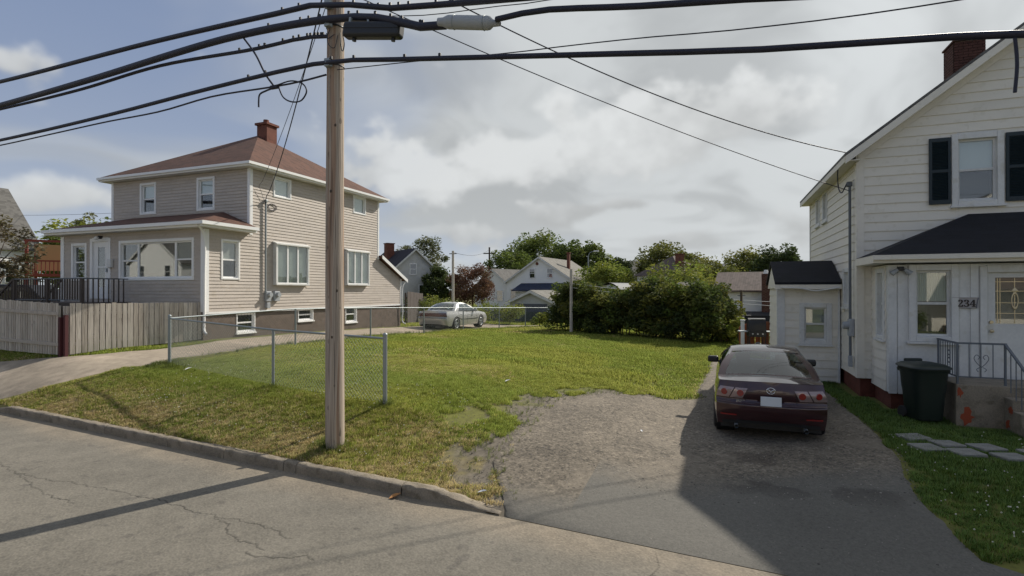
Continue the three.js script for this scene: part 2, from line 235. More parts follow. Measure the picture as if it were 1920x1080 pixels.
// the street
const roadCracks = [[[-9.98, 4.71], [-9.4, 4.58], [-8.76, 4.53], [-8.11, 4.61], [-7.18, 4.62], [-6.41, 4.62], [-5.93, 4.53], [-5.41, 4.51], [-4.71, 4.5], [-4.16, 4.39]], [[-9.4, 4.58], [-8.25, 4.26], [-7.32, 4.16]], [[-5.41, 4.51], [-5.09, 4.37], [-4.87, 4.2], [-4.53, 4.13], [-4.24, 4.13]], [[-4.39, 4], [-4.09, 3.99], [-3.65, 4.17]], [[-12.6, 5.1], [-11.3, 4.9], [-9.98, 4.71]], [[-0.58, 5.46], [-0.52, 5.2], [-0.6, 4.95]]];
{
  const w = 2048, h = 1024, X0 = -16, D0 = -4, SX = 24, SD = 12, crack = new Float32Array(w * h), r = rng(91);
  for (const line of roadCracks) for (let k = 0; k < line.length - 1; k++) {
    const n = 260; for (let q = 0; q < n; q++) {
      const f = q / n, x = lerp(line[k][0], line[k + 1][0], f), d = lerp(line[k][1], line[k + 1][1], f) + 0.14 * (fbm(x * 9, k * 0.01 + 3, 4) - 0.5);
      const i = Math.round((x - X0) / SX * w), j = Math.round((d - D0) / SD * h); if (i > 1 && j > 1 && i < w - 2 && j < h - 2 && r() > 0.15) { crack[j * w + i] = 0.45 + 0.55 * vnoise(x * 5, d * 5); if (r() > 0.8) crack[(j + 1) * w + i] = 0.4; }
    }
  }
  const bumpD = new Uint8Array(w * h * 4);
  const tex = texOf(w, h, (u, v, i, j) => {
    const x = X0 + u * SX, d = D0 + v * SD, tt = KERB(x) - d, f = r(), f2 = vnoise(x * 38, d * 38), pat = fbm(x * 0.5 + 3, d * 0.5 + 8, 4), fine = fbm(x * 4, d * 4, 4);
    let k = 0.70 + 0.36 * f + 0.22 * f2 + 0.42 * (pat - 0.5) + 0.34 * (fine - 0.5); let R = 0.165 * k, G = 0.150 * k, B = 0.122 * k;
    const sand = sstep(0.75, 0.12, tt + 0.35 * (fbm(x * 1.5, d * 1.5, 4) - 0.5)) * (0.6 + 0.5 * fine); R = lerp(R, 0.25 * k, sand * 0.75); G = lerp(G, 0.205 * k, sand * 0.75); B = lerp(B, 0.148 * k, sand * 0.75);
    const spot = sstep(0.74, 0.8, fbm(x * 6 + 40, d * 6, 3)); R *= 1 - 0.22 * spot; G *= 1 - 0.22 * spot; B *= 1 - 0.2 * spot;
    const c = crack[j * w + i]; if (c) { R *= 1 - 0.72 * c; G *= 1 - 0.72 * c; B *= 1 - 0.72 * c; }
    const o = (j * w + i) * 4, bb = clamp(0.5 + 0.4 * (f2 - 0.5) + 0.5 * (f - 0.5) - 0.4 * c) * 255; bumpD[o] = bumpD[o + 1] = bumpD[o + 2] = bb; bumpD[o + 3] = 255;
    return S3(R, G, B);
  });
  const bt = new THREE.DataTexture(bumpD, w, h); bt.wrapS = bt.wrapT = THREE.RepeatWrapping; bt.magFilter = THREE.LinearFilter; bt.needsUpdate = true;
  const xs = [-400, -120, -60]; for (let x = -40; x <= 30; x += 1) xs.push(x); xs.push(60, 120, 400);
  const g = quadMesh(xs.map(x => [-6.2, -2, 2, 4, KERB(x) - 0.01].map(d => V(x, 0, -d))), false), p = g.attributes.position, uv = g.attributes.uv;
  for (let i = 0; i < p.count; i++) uv.setXY(i, (p.getX(i) - X0) / SX, (-p.getZ(i) - D0) / SD);
  structure('street_asphalt', g, new THREE.MeshStandardMaterial({ map: tex, roughness: 0.93, bumpMap: bt, bumpScale: 0.006, side: THREE.DoubleSide }), 'worn grey asphalt street with cracks');
  structure('lawn_opposite', box(-400, 400, -0.3, 0.12, 6.2, 500), mat(0.08, 0.10, 0.03, 1));
}
// driveway of the dark red car: smooth asphalt apron, then loose gravel
{
  const tn = 70, xn = 60, grid = [];
  for (let i = 0; i <= tn; i++) { const t = 13 * Math.pow(i / tn, 1.2), row = []; for (let k = 0; k <= xn; k++) { let x = lerp(rXL(t), rXR(t), k / xn); const d0 = KERB(x) + t; if (k === 0) x += wob(x, d0, 0.9); if (k === xn) x += wob(d0, x, 0.35); const d = KERB(x) + t; row.push(V(x, hgt(x, d) + (k === 0 || k === xn ? -0.035 : i ? 0.006 : 0.002), -d)); } grid.push(row); }
  const g = quadMesh(grid, true), p = g.attributes.position, uv = g.attributes.uv, r = rng(5);
  for (let i = 0; i < p.count; i++) uv.setXY(i, (p.getX(i) + 5) / 13, (-p.getZ(i) - 5) / 14);
  const tex = texOf(1280, 1280, (u, v) => {
    const x = -5 + u * 13, d = 5 + v * 14, t = d - KERB(x), f = r(), f2 = vnoise(x * 42, d * 42), f3 = vnoise(x * 17, d * 17), pt = fbm(x * 0.9 + 4, d * 0.9 + 1, 5);
    const gvl = sstep(-0.45, 0.8, t - 2.3 - 0.25 * x + 1.6 * (fbm(x * 0.7 + 11, d * 0.7 + 6, 4) - 0.5) + (x < -1.6 ? 1.5 : 0));
    let k = 0.72 + 0.34 * f + 0.2 * f2 + 0.3 * (pt - 0.5); let R = 0.125 * k, G = 0.118 * k, B = 0.102 * k;
    const kg = 0.2 + 0.62 * f + 0.6 * f2 + 0.55 * f3 + 1.1 * (pt - 0.5), st = f2 > 0.8 ? 1.3 : f2 < 0.2 ? 0.7 : 1;
    R = lerp(R, 0.140 * kg * st, gvl); G = lerp(G, 0.118 * kg * st, gvl); B = lerp(B, 0.089 * kg * st, gvl);
    const dust = sstep(0.6, 0.72, fbm(x * 1.3 + 33, d * 1.3 + 44, 5)) * gvl; R = lerp(R, 0.2, dust * 0.5); G = lerp(G, 0.17, dust * 0.5); B = lerp(B, 0.13, dust * 0.5);
    const oil = sstep(0.5, 0.62, fbm(x * 1.6 + 3, d * 1.6 + 7, 4)) * sstep(1.5, 0.7, Math.abs(x - 1.1)) * sstep(1.6, 0.5, Math.abs(d - 8.4)); R *= 1 - 0.4 * oil; G *= 1 - 0.42 * oil; B *= 1 - 0.42 * oil;
    return S3(R, G, B);
  });
  structure('driveway', g, new THREE.MeshStandardMaterial({ map: tex, roughness: 0.95, bumpMap: texGrainB, bumpScale: 0.004, side: THREE.DoubleSide }), 'asphalt and gravel driveway under the dark red car');
}
{
  const tn = 80, xn = 16, grid = [];
  for (let i = 0; i <= tn; i++) { const t = 26.6 * i / tn, row = []; for (let k = 0; k <= xn; k++) { let x = lerp(lXL(t), lXR(t), k / xn); const d0 = KERB(x) + t; if (k === 0) x += wob(x, d0, 0.5); if (k === xn) x += wob(d0, x, 0.5); const d = KERB(x) + t; row.push(V(x, hgt(x, d) + (k === 0 || k === xn ? -0.035 : 0.008), -d)); } grid.push(row); }
  const g = quadMesh(grid, true), p = g.attributes.position, uv = g.attributes.uv, r = rng(6);
  for (let i = 0; i < p.count; i++) uv.setXY(i, p.getX(i) / 9, p.getZ(i) / 9);
  const tex = texOf(1024, 1024, (u, v) => { const f = r(), a = gr(u, v, 6, 5), b = gr(u, v, 60, 2), k = 0.6 + 0.42 * f + 0.6 * (a - 0.5) + 0.4 * b; const s = sstep(0.55, 0.7, gr(u, v, 9, 5)); return S3(lerp(0.30, 0.37, s) * k, lerp(0.25, 0.305, s) * k, lerp(0.19, 0.235, s) * k); });
  structure('driveway', g, new THREE.MeshStandardMaterial({ map: tex, roughness: 0.96, side: THREE.DoubleSide }), 'pale gravel driveway beside the beige house');
}
// loose stones, too many to count
function scatter(name, geo, mt, n, seed, place, label, category) {
  const r = rng(seed), list = []; let guard = 0; while (list.length < n && guard++ < n * 12) { const p = place(r); if (p) list.push(p); }
  const m = new THREE.InstancedMesh(geo, mt, list.length), o = new THREE.Object3D(); m.name = numbered(name); m.castShadow = m.receiveShadow = true;
  list.forEach((p, i) => { o.position.set(p.x, p.y, p.z); o.rotation.set(p.rx || 0, p.ry || 0, p.rz || 0); o.scale.set(p.s, p.sy || p.s, p.s); o.updateMatrix(); m.setMatrixAt(i, o.matrix); if (p.c) m.setColorAt(i, p.c); });
  scene.add(m); tag(m, label, category, null, 'stuff'); return m;
}
scatter('gravel', new THREE.IcosahedronGeometry(1, 0), mat(1, 1, 1, 0.95), 15000, 31, r => {
  const x = -4.6 + r() * 7.3, d = 5.6 + r() * 9.5, t = d - KERB(x); if (t < 0.15) return null; if (!onRight(x, d)) { const g = rXL(clamp(t, 0, 13)) - x; if (t > 7 || g > 1.4 || g < -1 || r() < g / 1.4 || grassHere(x, d)) return null; } else if (t < 1.4 + 0.3 * x && r() > 0.12) return null;
  const k = r() < 0.45 ? 0.35 + 0.3 * r() : 0.9 + r() * 1.2, sz = 0.005 + 0.015 * r() * r() * r(); return { x, y: hgt(x, d) + 0.004, z: -d, s: sz, sy: sz * 0.55, rx: 0.3 * r(), ry: r() * 6, c: lin(0.14 * k, 0.125 * k, 0.11 * k) };
}, 'loose grey gravel scattered over the driveway', 'gravel');

// ------------------------------------------------------------------ grass
function tuftGeo(seed, n, hgtMax, spread, wid) {
  const r = rng(seed), pos = [];
  for (let i = 0; i < n; i++) {
    const a = r() * 6.283, rad = Math.sqrt(r()) * spread, x = Math.cos(a) * rad, z = Math.sin(a) * rad, b = r() * 6.283, h = hgtMax * (0.45 + 0.55 * r()), lean = 0.25 + 0.7 * r(), w = wid * (0.6 + 0.6 * r());
    const dx = Math.cos(b), dz = Math.sin(b), mx = x + dx * h * lean * 0.35, mz = z + dz * h * lean * 0.35, tx = x + dx * h * lean, tz = z + dz * h * lean, sx = -dz * w, sz = dx * w;
    pos.push(x - sx, 0, z - sz, x + sx, 0, z + sz, mx + sx * 0.8, h * 0.6, mz + sz * 0.8, x - sx, 0, z - sz, mx + sx * 0.8, h * 0.6, mz + sz * 0.8, mx - sx * 0.8, h * 0.6, mz - sz * 0.8, mx - sx * 0.8, h * 0.6, mz - sz * 0.8, mx + sx * 0.8, h * 0.6, mz + sz * 0.8, tx, h, tz);
  }
  const g = new THREE.BufferGeometry(); g.setAttribute('position', new THREE.Float32BufferAttribute(pos, 3)); const nr = new Float32Array(pos.length); for (let i = 0; i < pos.length; i += 3) { const l = Math.hypot(pos[i] * 4, 1, pos[i + 2] * 4); nr[i] = pos[i] * 4 / l; nr[i + 1] = 1 / l; nr[i + 2] = pos[i + 2] * 4 / l; } g.setAttribute('normal', new THREE.BufferAttribute(nr, 3)); g.setAttribute('uv', new THREE.Float32BufferAttribute(new Float32Array(pos.length / 3 * 2), 2)); return g;
}
const grassMat = new THREE.MeshPhysicalMaterial({ color: lin(1, 1, 1), roughness: 1, specularIntensity: 0.1, transmission: 0.3, thickness: 0, side: THREE.DoubleSide });
function grassHere(x, d) {
  if (onRight(x, d) || onLeft(x, d)) return false; const t = d - KERB(x); if (t < (x < -2.2 && x > -15 ? 0.17 : 0.05)) return false;
  if (x > 2.2 && t < 0.95 + 0.55 * (x - 2.3)) return false;
  { const g = rXL(t) - x; if (t < 7 && g > -0.2 && g < 1.4 && fbm(x * 2.2 + 61, d * 2.2 + 15, 4) < 0.62 - 0.34 * g / 1.4 * (t < 3 ? 0.8 : 1.6)) return false; }
  for (const [a, b, c, e] of HOUSES) if (x > a && x < b && d > c && d < e) return false; return true;
}
const STRAW = [[0.47, 0.36, 0.165], [0.40, 0.32, 0.13], [0.52, 0.42, 0.22]], SWARD = [[0.225, 0.275, 0.042], [0.20, 0.26, 0.04], [0.25, 0.285, 0.05]], YELLOW_SWARD = [[0.285, 0.31, 0.05], [0.27, 0.305, 0.052], [0.31, 0.315, 0.065]], GARDEN = [[0.13, 0.21, 0.045], [0.15, 0.22, 0.04], [0.11, 0.19, 0.045]];
function grassColor(x, d, r) { // each tuft is of one plant and has one colour
  const set = x > 2 ? GARDEN : r() < 0.85 * dryness(x, d) ? STRAW : r() < sstep(0.35, 0.7, fbm(x * 0.5 + 12, d * 0.5 + 31, 4)) ? YELLOW_SWARD : SWARD, c = set[Math.floor(r() * 3)], k = 0.7 + 0.6 * r();
  return lin(c[0] * k, c[1] * k, c[2] * k);
}
const region = (x0, x1, d0, d1, size, keep) => r => { const x = lerp(x0, x1, r()), d = lerp(d0, d1, r()); if (!grassHere(x, d) || (keep && !keep(x, d, r))) return null; const lush = 0.35 + 1.4 * Math.pow(fbm(x * 1.4 + 7, d * 1.4 + 19, 4), 1.2); return { x, y: hgt(x, d) - 0.014, z: -d, s: size * (0.7 + 0.6 * r()), sy: size * lush * (0.75 + 0.5 * r()) * (1 - 0.35 * dryness(x, d)), ry: r() * 6.283, c: grassColor(x, d, r) }; };
const tuftNear = tuftGeo(3, 11, 0.06, 0.05, 0.0035), tuftFar = tuftGeo(4, 10, 0.07, 0.09, 0.008);
scatter('grass_near', tuftNear, grassMat, 70000, 11, region(-15.5, -1.4, 5.6, 13, 1), 'short mown grass of the verge and front of the vacant lot', 'grass');
scatter('grass_garden', tuftNear, grassMat, 16000, 12, region(2.0, 8, 6, 18, 1.05), 'dark green lawn in front of the white house', 'grass');
scatter('grass_middle', tuftFar, grassMat, 46000, 13, region(-15, 2.6, 12.5, 24, 1), 'sunlit grass in the middle of the vacant lot', 'grass');
scatter('grass_far', tuftFar, grassMat, 26000, 14, region(-26, 3, 22, 40, 1.4), 'grass at the far end of the vacant lot', 'grass');
scatter('grass_side', tuftFar, grassMat, 7000, 15, region(-26, -14, 6.8, 13, 1), 'grass strip along the weathered board fence', 'grass');
// tall weeds at post feet and along edges
const WEEDS = [[-13.04, 9.5, 0.55, 170], [-5.5, 6.62, 0.35, 90], [-8.5, 8.4, 0.2, 22], [-5.5, 8.05, 0.2, 30], [-12.5, 9.3, 0.4, 30]];
{
  const g = tuftGeo(8, 9, 0.2, 0.05, 0.005), r0 = rng(77), spots = [];
  for (const [x, d, rad, n] of WEEDS) for (let i = 0; i < n; i++) { const a = r0() * 6.28, q = rad * Math.sqrt(r0()); spots.push([x + Math.cos(a) * q, d + Math.sin(a) * q, 1 - 0.55 * q / rad]); }
  for (let i = 0; i < 260; i++) { const t = 0.3 + r0() * 6.4, x = rXL(t) + 0.75 * (r0() - 0.6); spots.push([x, KERB(x) + t, 0.25 + 0.35 * r0()]); }
  for (let i = 0; i < 400; i++) { const t = 4 + r0() * 16, x = lXR(t) + 0.35 * (r0() - 0.2); spots.push([x, KERB(x) + t, 0.4 + 0.5 * r0()]); }
  for (let i = 0; i < 120; i++) { const x = -14.2 + 11.6 * r0(); spots.push([x, KERB(x) + 0.17 + 0.05 * r0(), 0.2 + 0.25 * r0()]); }
  for (let i = 0; i < 520; i++) { const x = -14 + 12 * r0(), d = KERB(x) + 0.4 + 5 * r0() * r0(); if (grassHere(x, d) && fbm(x * 1.8, d * 1.8, 3) > 0.5) spots.push([x, d, 0.25 + 0.35 * r0()]); }
  let i = 0; scatter('weeds', g, grassMat, spots.length, 78, r => { const q = spots[i++]; if (!q) return null; const k = 0.7 + 0.6 * r(); return { x: q[0], y: hgt(q[0], q[1]) - 0.01, z: -q[1], s: q[2], ry: r() * 6.28, c: lin(0.12 * k, 0.155 * k, 0.028 * k) }; }, 'taller weeds around the posts and gravel edges', 'weeds');
  scatter('clover_flowers', new THREE.IcosahedronGeometry(0.009, 0), mat(0.6, 0.58, 0.48, 0.9), 420, 79, r => { const right = r() > 0.62, x = right ? 2.4 + 3.2 * r() : -13.5 + 11 * r(), d = right ? 6.6 + 4.6 * r() : KERB(x) + 0.5 + 2.8 * r(); if (!grassHere(x, d) || fbm(x * 1.1 + 3, d * 1.1 + 60, 3) < 0.47) return null; return { x, y: hgt(x, d) + 0.035 + 0.02 * r(), z: -d, s: 0.7 + 0.5 * r() }; }, 'tiny white clover flowers in the grass', 'clover');
}

// ------------------------------------------------------------------ kerb: cast concrete lengths
{
  const k = thing('kerb', 'weathered concrete kerb in cracked lengths between the street and the dry verge', 'kerb');
  const ux = 1 / Math.hypot(1, 0.086), ang = Math.atan(0.086);
  const joints = [-14.7, -13.95, -12.3, -10.4, -8.55, -7.15, -5.85, -5.6, -3.75, -2.35], r = rng(44);
  for (let i = 0; i < joints.length - 1; i++) {
    const a = joints[i] + 0.006, b = joints[i + 1] - 0.006, last = i === joints.length - 2, first = i === 0, n = 26, grid = [];
    const prof = [[0, -0.05], [0, 0.02], [0.003, 0.07], [0.006, 0.11], [0.02, 0.132], [0.05, 0.138], [0.11, 0.138], [0.16, 0.128], [0.165, -0.05]];
    for (let q = 0; q <= n; q++) {
      const x = lerp(a, b, q / n), f = last ? sstep(1, 0.25, q / n) * 0.86 + 0.14 : first ? 0.35 + 0.65 * sstep(0, 1, q / n) : 1;
      grid.push(prof.map(([dd, y], m) => { const nn = 0.036 * (fbm(x * 7 + m * 1.1, dd * 40 + 8, 4) - 0.5) * (last ? 1.7 : 1); return V(x, y > 0.02 ? y * f + (m > 1 && m < 8 ? nn : 0) : y, -(KERB(x) + dd + (m > 1 && m < 6 ? nn * 0.8 : 0))); }));
    }
    const g = [muv(quadMesh(grid, true))];
    for (const row of [grid[0], grid[n]]) g.push(polyGeo([row.map(v => [v.x, v.y, v.z])]));
    part('kerb_stone', g, M.concrete, k);
  }
}

// ------------------------------------------------------------------ windows, walls and siding
// A window unit: local x right, y up, z outwards; origin at the centre of its opening.
function windowUnit(parent, x, y, z, turn, w, h, o = {}) {
  const g = sub(o.name || 'window', parent, [x, y, z], turn), t = o.trim ?? 0.09, pr = o.proud ?? 0.035, fm = o.frame || M.vinyl;
  const W = w / 2, H = h / 2, f = 0.045;
  part('trim', [rbox(-W - t, -W, -H - t * 0.9, H + t, -0.05, pr), rbox(W, W + t, -H - t * 0.9, H + t, -0.05, pr), rbox(-W, W, H, H + t, -0.05, pr - 0.002), rbox(-W, W, -H - t * 0.9, -H, -0.05, pr - 0.002)], fm, g);
  if (o.sill) part('sill', rbox(-W - t - 0.03, W + t + 0.03, -H - t * 0.9 - 0.05, -H - t * 0.9 - 0.002, -0.04, pr + 0.04), fm, g);
  const cols = o.cols || [1], tot = cols.reduce((a, b) => a + b), z0 = -0.06; let cx = -W;
  cols.forEach((cw, i) => {
    const a = cx, b = cx + w * cw / tot; cx = b; const split = o.split ? o.split[i] : true;
    part('sash', [box(a, a + f, -H, H, z0 - 0.02, z0 + 0.02), box(b - f, b, -H, H, z0 - 0.02, z0 + 0.02), box(a + f, b - f, H - f, H, z0 - 0.02, z0 + 0.018), box(a + f, b - f, -H, -H + f, z0 - 0.02, z0 + 0.018), ...(split ? [box(a + f, b - f, -0.025, 0.025, z0 - 0.02, z0 + 0.025)] : [])], o.sash || fm, g);
    if (split) { part('pane', box(a + f, b - f, 0.025, H - f, z0 - 0.004, z0), M.glass, g); part('pane', box(a + f, b - f, -H + f, -0.025, z0 - 0.010, z0 - 0.006), M.glass, g); }
    else part('pane', box(a + f, b - f, -H + f, H - f, z0 - 0.004, z0), M.glass, g);
    const bl = o.blind && o.blind[i]; if (bl) { const [m, lo, hi] = bl; const n = 14, gr2 = []; for (let q = 0; q <= n * 4; q++) { const xx = lerp(a + 0.02, b - 0.02, q / (n * 4)), zz = z0 - (o.close ? 0.02 : 0.035) + (m === M.curtain ? 0.012 * Math.sin(q * 1.6) : 0); gr2.push([V(xx, -H + h * lo, zz), V(xx, -H + h * hi, zz)]); } part(m === M.curtain ? 'curtain' : 'blind', quadMesh(gr2), m, g); }
  });
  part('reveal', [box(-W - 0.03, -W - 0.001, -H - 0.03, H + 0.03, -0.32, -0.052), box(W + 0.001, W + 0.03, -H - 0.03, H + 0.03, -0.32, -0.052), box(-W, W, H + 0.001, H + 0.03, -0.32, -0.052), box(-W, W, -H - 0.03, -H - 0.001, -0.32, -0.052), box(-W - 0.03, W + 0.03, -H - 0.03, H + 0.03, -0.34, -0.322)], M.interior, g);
  return g;
}
// A wall in local x (along), y (up), z = 0 outer face of its sheathing; lim(y) gives its span at height y
function wallPanel(parent, pos, turn, outline, holes, o) {
  const g = sub(o.name || 'wall', parent, pos, turn);
  const sh = new THREE.Shape(outline.map(p => new THREE.Vector2(...p)));
  for (const [x0, x1, y0, y1] of holes) { const h = new THREE.Path(); h.moveTo(x0, y0); h.lineTo(x1, y0); h.lineTo(x1, y1); h.lineTo(x0, y1); h.closePath(); sh.holes.push(h); }
  part('sheathing', muv(new THREE.ExtrudeGeometry(sh, { depth: 0.1, bevelEnabled: false }).translate(0, 0, -0.1)), o.core || M.beigeWall, g);
  const ys = outline.map(p => p[1]), y0 = Math.min(...ys), y1 = Math.max(...ys), e = o.course, list = [], r = rng(o.seed || 3);
  const span = y => { const xs = []; for (let i = 0; i < outline.length; i++) { const [ax, ay] = outline[i], [bx, by] = outline[(i + 1) % outline.length]; if ((ay <= y && by > y) || (by <= y && ay > y)) xs.push(ax + (bx - ax) * (y - ay) / (by - ay)); } return xs.length > 1 ? [Math.min(...xs), Math.max(...xs)] : null; };
  for (let y = y0; y < y1 - 0.02; y += e) {
    const top = Math.min(y + e, y1), sb = span(y + 0.004), st = span(Math.max(top - 0.004, y + 0.006)); if (!sb || !st) continue;
    let parts = [[Math.max(sb[0], st[0] - 0.0), Math.min(sb[1], st[1] + 0.0)]];
    if (o.gable) parts = [[st[0], st[1]]];
    for (const [a, b, c, d] of holes) if (c < top - 0.001 && d > y + 0.001) parts = parts.flatMap(([p, q]) => b <= p || a >= q ? [[p, q]] : [[p, a], [b, q]].filter(s => s[1] - s[0] > 0.02));
    if (o.butt) parts = parts.flatMap(([p, q]) => { if (q - p < 3.2) return [[p, q]]; const m = lerp(p, q, 0.3 + 0.4 * r()); return [[p, m - 0.001], [m + 0.001, q]]; });
    for (const [p, q] of parts) {
      const b = o.lip || 0.02, tz = 0.003, w = q - p, gg = polyGeo([[[p, y, b], [q, y, b], [q, top, tz], [p, top, tz]], [[p, y, 0], [q, y, 0], [q, y, b], [p, y, b]], [[p, y, 0], [p, y, b], [p, top, tz], [p, top, 0]], [[q, y, b], [q, y, 0], [q, top, 0], [q, top, tz]]]);
      const uv = gg.attributes.uv, du = r() * 9, dv = r() * 9; for (let i = 0; i < uv.count; i++) uv.setXY(i, uv.getX(i) + du, uv.getY(i) + dv);
      list.push(gg);
    }
  }
  if (o.single) list.forEach((gg) => part('siding_board', gg, o.mats[Math.floor(r() * o.mats.length)], g));
  else { const m = part('siding', list, o.mats[0], g); m.userData.kind = 'stuff'; }
  return g;
}
const hole = (cx, cy, w, h, e = 0.014) => [cx - w / 2 - e, cx + w / 2 + e, cy - h / 2 - e, cy + h / 2 + e];

// ------------------------------------------------------------------ the beige house
{
  const h = thing('beige_house', 'two-storey beige sided house with reddish hip roof and enclosed front porch', 'house', [-15.6, 0, -12.63]);
  // local: x to the right of the right wall plane, z towards the street from the porch front; depth d = 12.63 - z
  const D = d => 12.63 - d, XL = -7.4;
  const base = 1.9, eave = 6.98, sid = { course: 0.115, mats: [M.beige], lip: 0.021, core: M.beigeWall };
  const onR = (d) => d - 12.63;                        // along the right wall, local x of a panel that faces right
  // foundation
  const bw = [[14.31, 1.47, 0.72, 0.62], [17.26, 1.63, 0.78, 0.42], [20.15, 1.53, 0.72, 0.66]];
  const fs = new THREE.Shape([[0, 0.3], [11.6, 0.3], [11.6, base], [0, base]].map(p => new THREE.Vector2(...p)));
  for (const [d, y, w, hh] of bw) { const [a, b, c, e] = hole(onR(d), y, w, hh); const p = new THREE.Path(); p.moveTo(a, c); p.lineTo(b, c); p.lineTo(b, e); p.lineTo(a, e); p.closePath(); fs.holes.push(p); }
  const fg = sub('foundation', h, [-0.06, 0, 0], Math.PI / 2);
  part('foundation_wall', muv(new THREE.ExtrudeGeometry(fs, { depth: 0.2, bevelEnabled: false }).translate(0, 0, -0.2)), M.brown, fg);
  part('foundation_wall', [box(XL, -0.27, 0.3, base, -0.25, -0.05), box(XL, XL + 0.2, 0.3, base, -11.6, -0.26), box(XL + 0.2, -0.27, 0.3, base, -11.6, -11.4)], M.brown, h);
  for (const [d, y, w, hh] of bw) windowUnit(h, -0.06, y, D(d), Math.PI / 2, w, hh, { name: 'basement_window', trim: 0.05, proud: 0.02, sill: true, split: [true] });
  // right wall (porch side + main + lean-to in one plane)
  const RW = [[13.6, 3.66, 0.62, 1.24], [15.93, 6.53, 0.76, 0.66], [20.66, 6.57, 0.8, 0.7]], bays = [[16.35, 3.62, 1.6, 1.5], [20.42, 3.65, 1.5, 1.5]];
  const holesR = [...RW.map(([d, y, w, hh]) => hole(onR(d), y, w, hh)), ...bays.map(([d, y, w, hh]) => hole(onR(d), y, w + 0.1, hh + 0.1))];
  wallPanel(h, [0, 0, 0], Math.PI / 2, [[0, base], [11.57, base], [11.57, 3.2], [9.57, 4.15], [9.57, eave], [1.79, eave], [1.79, 4.75], [0, 4.75]], holesR.filter(q => q[3] < 4.75 || true), { ...sid, seed: 5 });
  RW.forEach(([d, y, w, hh], i) => windowUnit(h, 0, y, D(d), Math.PI / 2, w, hh, { trim: 0.07, split: [i === 0], blind: [i === 0 ? [M.greyBlind, 0.5, 1] : [M.blind, 0, 1]] }));
  for (const [d, y, w, hh] of bays) {
    const b = sub('bay_window', h, [0, y, D(d)], Math.PI / 2), W = w / 2, H = hh / 2, p = 0.17;
    part('bay_box', [box(-W - 0.07, W + 0.07, -H - 0.06, -H, -0.1, p + 0.02), box(-W - 0.07, -W, -H, H, -0.1, p), box(W, W + 0.07, -H, H, -0.1, p), slab([[-W - 0.1, H + 0.1, -0.02], [-W - 0.1, H + 0.02, p + 0.05], [W + 0.1, H + 0.02, p + 0.05], [W + 0.1, H + 0.1, -0.02]], 0.05)], M.white, b);
    for (let k = 0; k < 3; k++) {
      const a = -W + w * k / 3, c = a + w / 3;
      part('sash', [box(a + 0.002, a + 0.035, -H, H, p - 0.06, p - 0.02), box(c - 0.035, c - 0.002, -H, H, p - 0.06, p - 0.02), box(a + 0.035, c - 0.035, H - 0.04, H, p - 0.06, p - 0.022), box(a + 0.035, c - 0.035, -H, -H + 0.04, p - 0.06, p - 0.022)], M.vinyl, b);
      part('pane', box(a + 0.035, c - 0.035, -H + 0.04, H - 0.04, p - 0.045, p - 0.041), M.glass, b);
      const gg = []; for (let q = 0; q <= 40; q++) { const xx = lerp(a + 0.02, c - 0.02, q / 40), zz = p - 0.11 + 0.02 * Math.sin(q * 1.3); gg.push([V(xx, -H, zz), V(xx, H, zz)]); }
      part('curtain', quadMesh(gg), M.curtain, b);
    }
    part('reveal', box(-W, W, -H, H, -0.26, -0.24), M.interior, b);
  }
  // main front above the porch
  const FW = [[-20.88, 6.21, 0.74, 1.08], [-17.76, 6.2, 0.74, 1.08]];
  wallPanel(h, [XL, 0, D(14.42)], 0, [[0, 4.6], [7.4, 4.6], [7.4, eave], [0, eave]], FW.map(([x, y, w, hh]) => hole(x + 23, y, w, hh)), { ...sid, seed: 6 });
  FW.forEach(([x, y, w, hh], i) => windowUnit(h, x + 15.6, y, D(14.42), 0, w, hh, { trim: 0.09, blind: [i ? [M.blind, 0.52, 1] : [M.blind, 0.55, 1]] }));
  // porch front
  const PW = [[-21.97, 3.65, 0.68, 1.2, {}], [-17.92, 3.65, 3.5, 1.22, { cols: [0.86, 1.9, 0.86], split: [true, false, true], blind: [null, null, [M.greyBlind, 0.5, 1]] }]];
  wallPanel(h, [XL, 0, 0], 0, [[0, base], [7.4, base], [7.4, 4.75], [0, 4.75]], [...PW.map(([x, y, w, hh]) => hole(x + 23, y, w, hh)), hole(-20.77 + 23, 3.34, 0.88, 2.06)], { ...sid, seed: 7 });
  PW.forEach(([x, y, w, hh, o]) => windowUnit(h, x + 15.6, y, 0, 0, w, hh, { trim: 0.1, ...o }));
  const dr = sub('front_door', h, [-20.77 + 15.6, 2.31, 0], 0);
  part('door_frame', [rbox(-0.56, -0.44, 0, 2.18, -0.08, 0.04), rbox(0.44, 0.56, 0, 2.18, -0.08, 0.04), rbox(-0.44, 0.44, 2.06, 2.2, -0.08, 0.038)], M.vinyl, dr);
  part('door_leaf', [box(-0.44, -0.2, 0, 2.06, -0.06, -0.02), box(0.2, 0.44, 0, 2.06, -0.06, -0.02), box(-0.2, 0.2, 1.86, 2.06, -0.06, -0.022), box(-0.2, 0.2, 0, 0.42, -0.06, -0.022), box(-0.2, 0.2, 1.12, 1.17, -0.06, -0.022)], M.vinyl, dr);
  part('pane', [box(-0.2, 0.2, 0.42, 1.12, -0.045, -0.04), box(-0.2, 0.2, 1.17, 1.86, -0.045, -0.04)], M.glass, dr);
  part('door_backing', box(-0.44, 0.44, 0, 2.06, -0.2, -0.18), M.dark, dr);
  part('handle', rbox(0.3, 0.34, 0.95, 1.1, -0.02, 0.03), M.steelDull, dr);
  // other walls, plain
  wallPanel(h, [XL, 0, -11.57], -Math.PI / 2, [[0, base], [11.57, base], [11.57, 4.75], [9.78, 4.75], [9.78, eave], [2, eave], [2, 4.15], [0, 3.2]], [], { ...sid, seed: 8 });
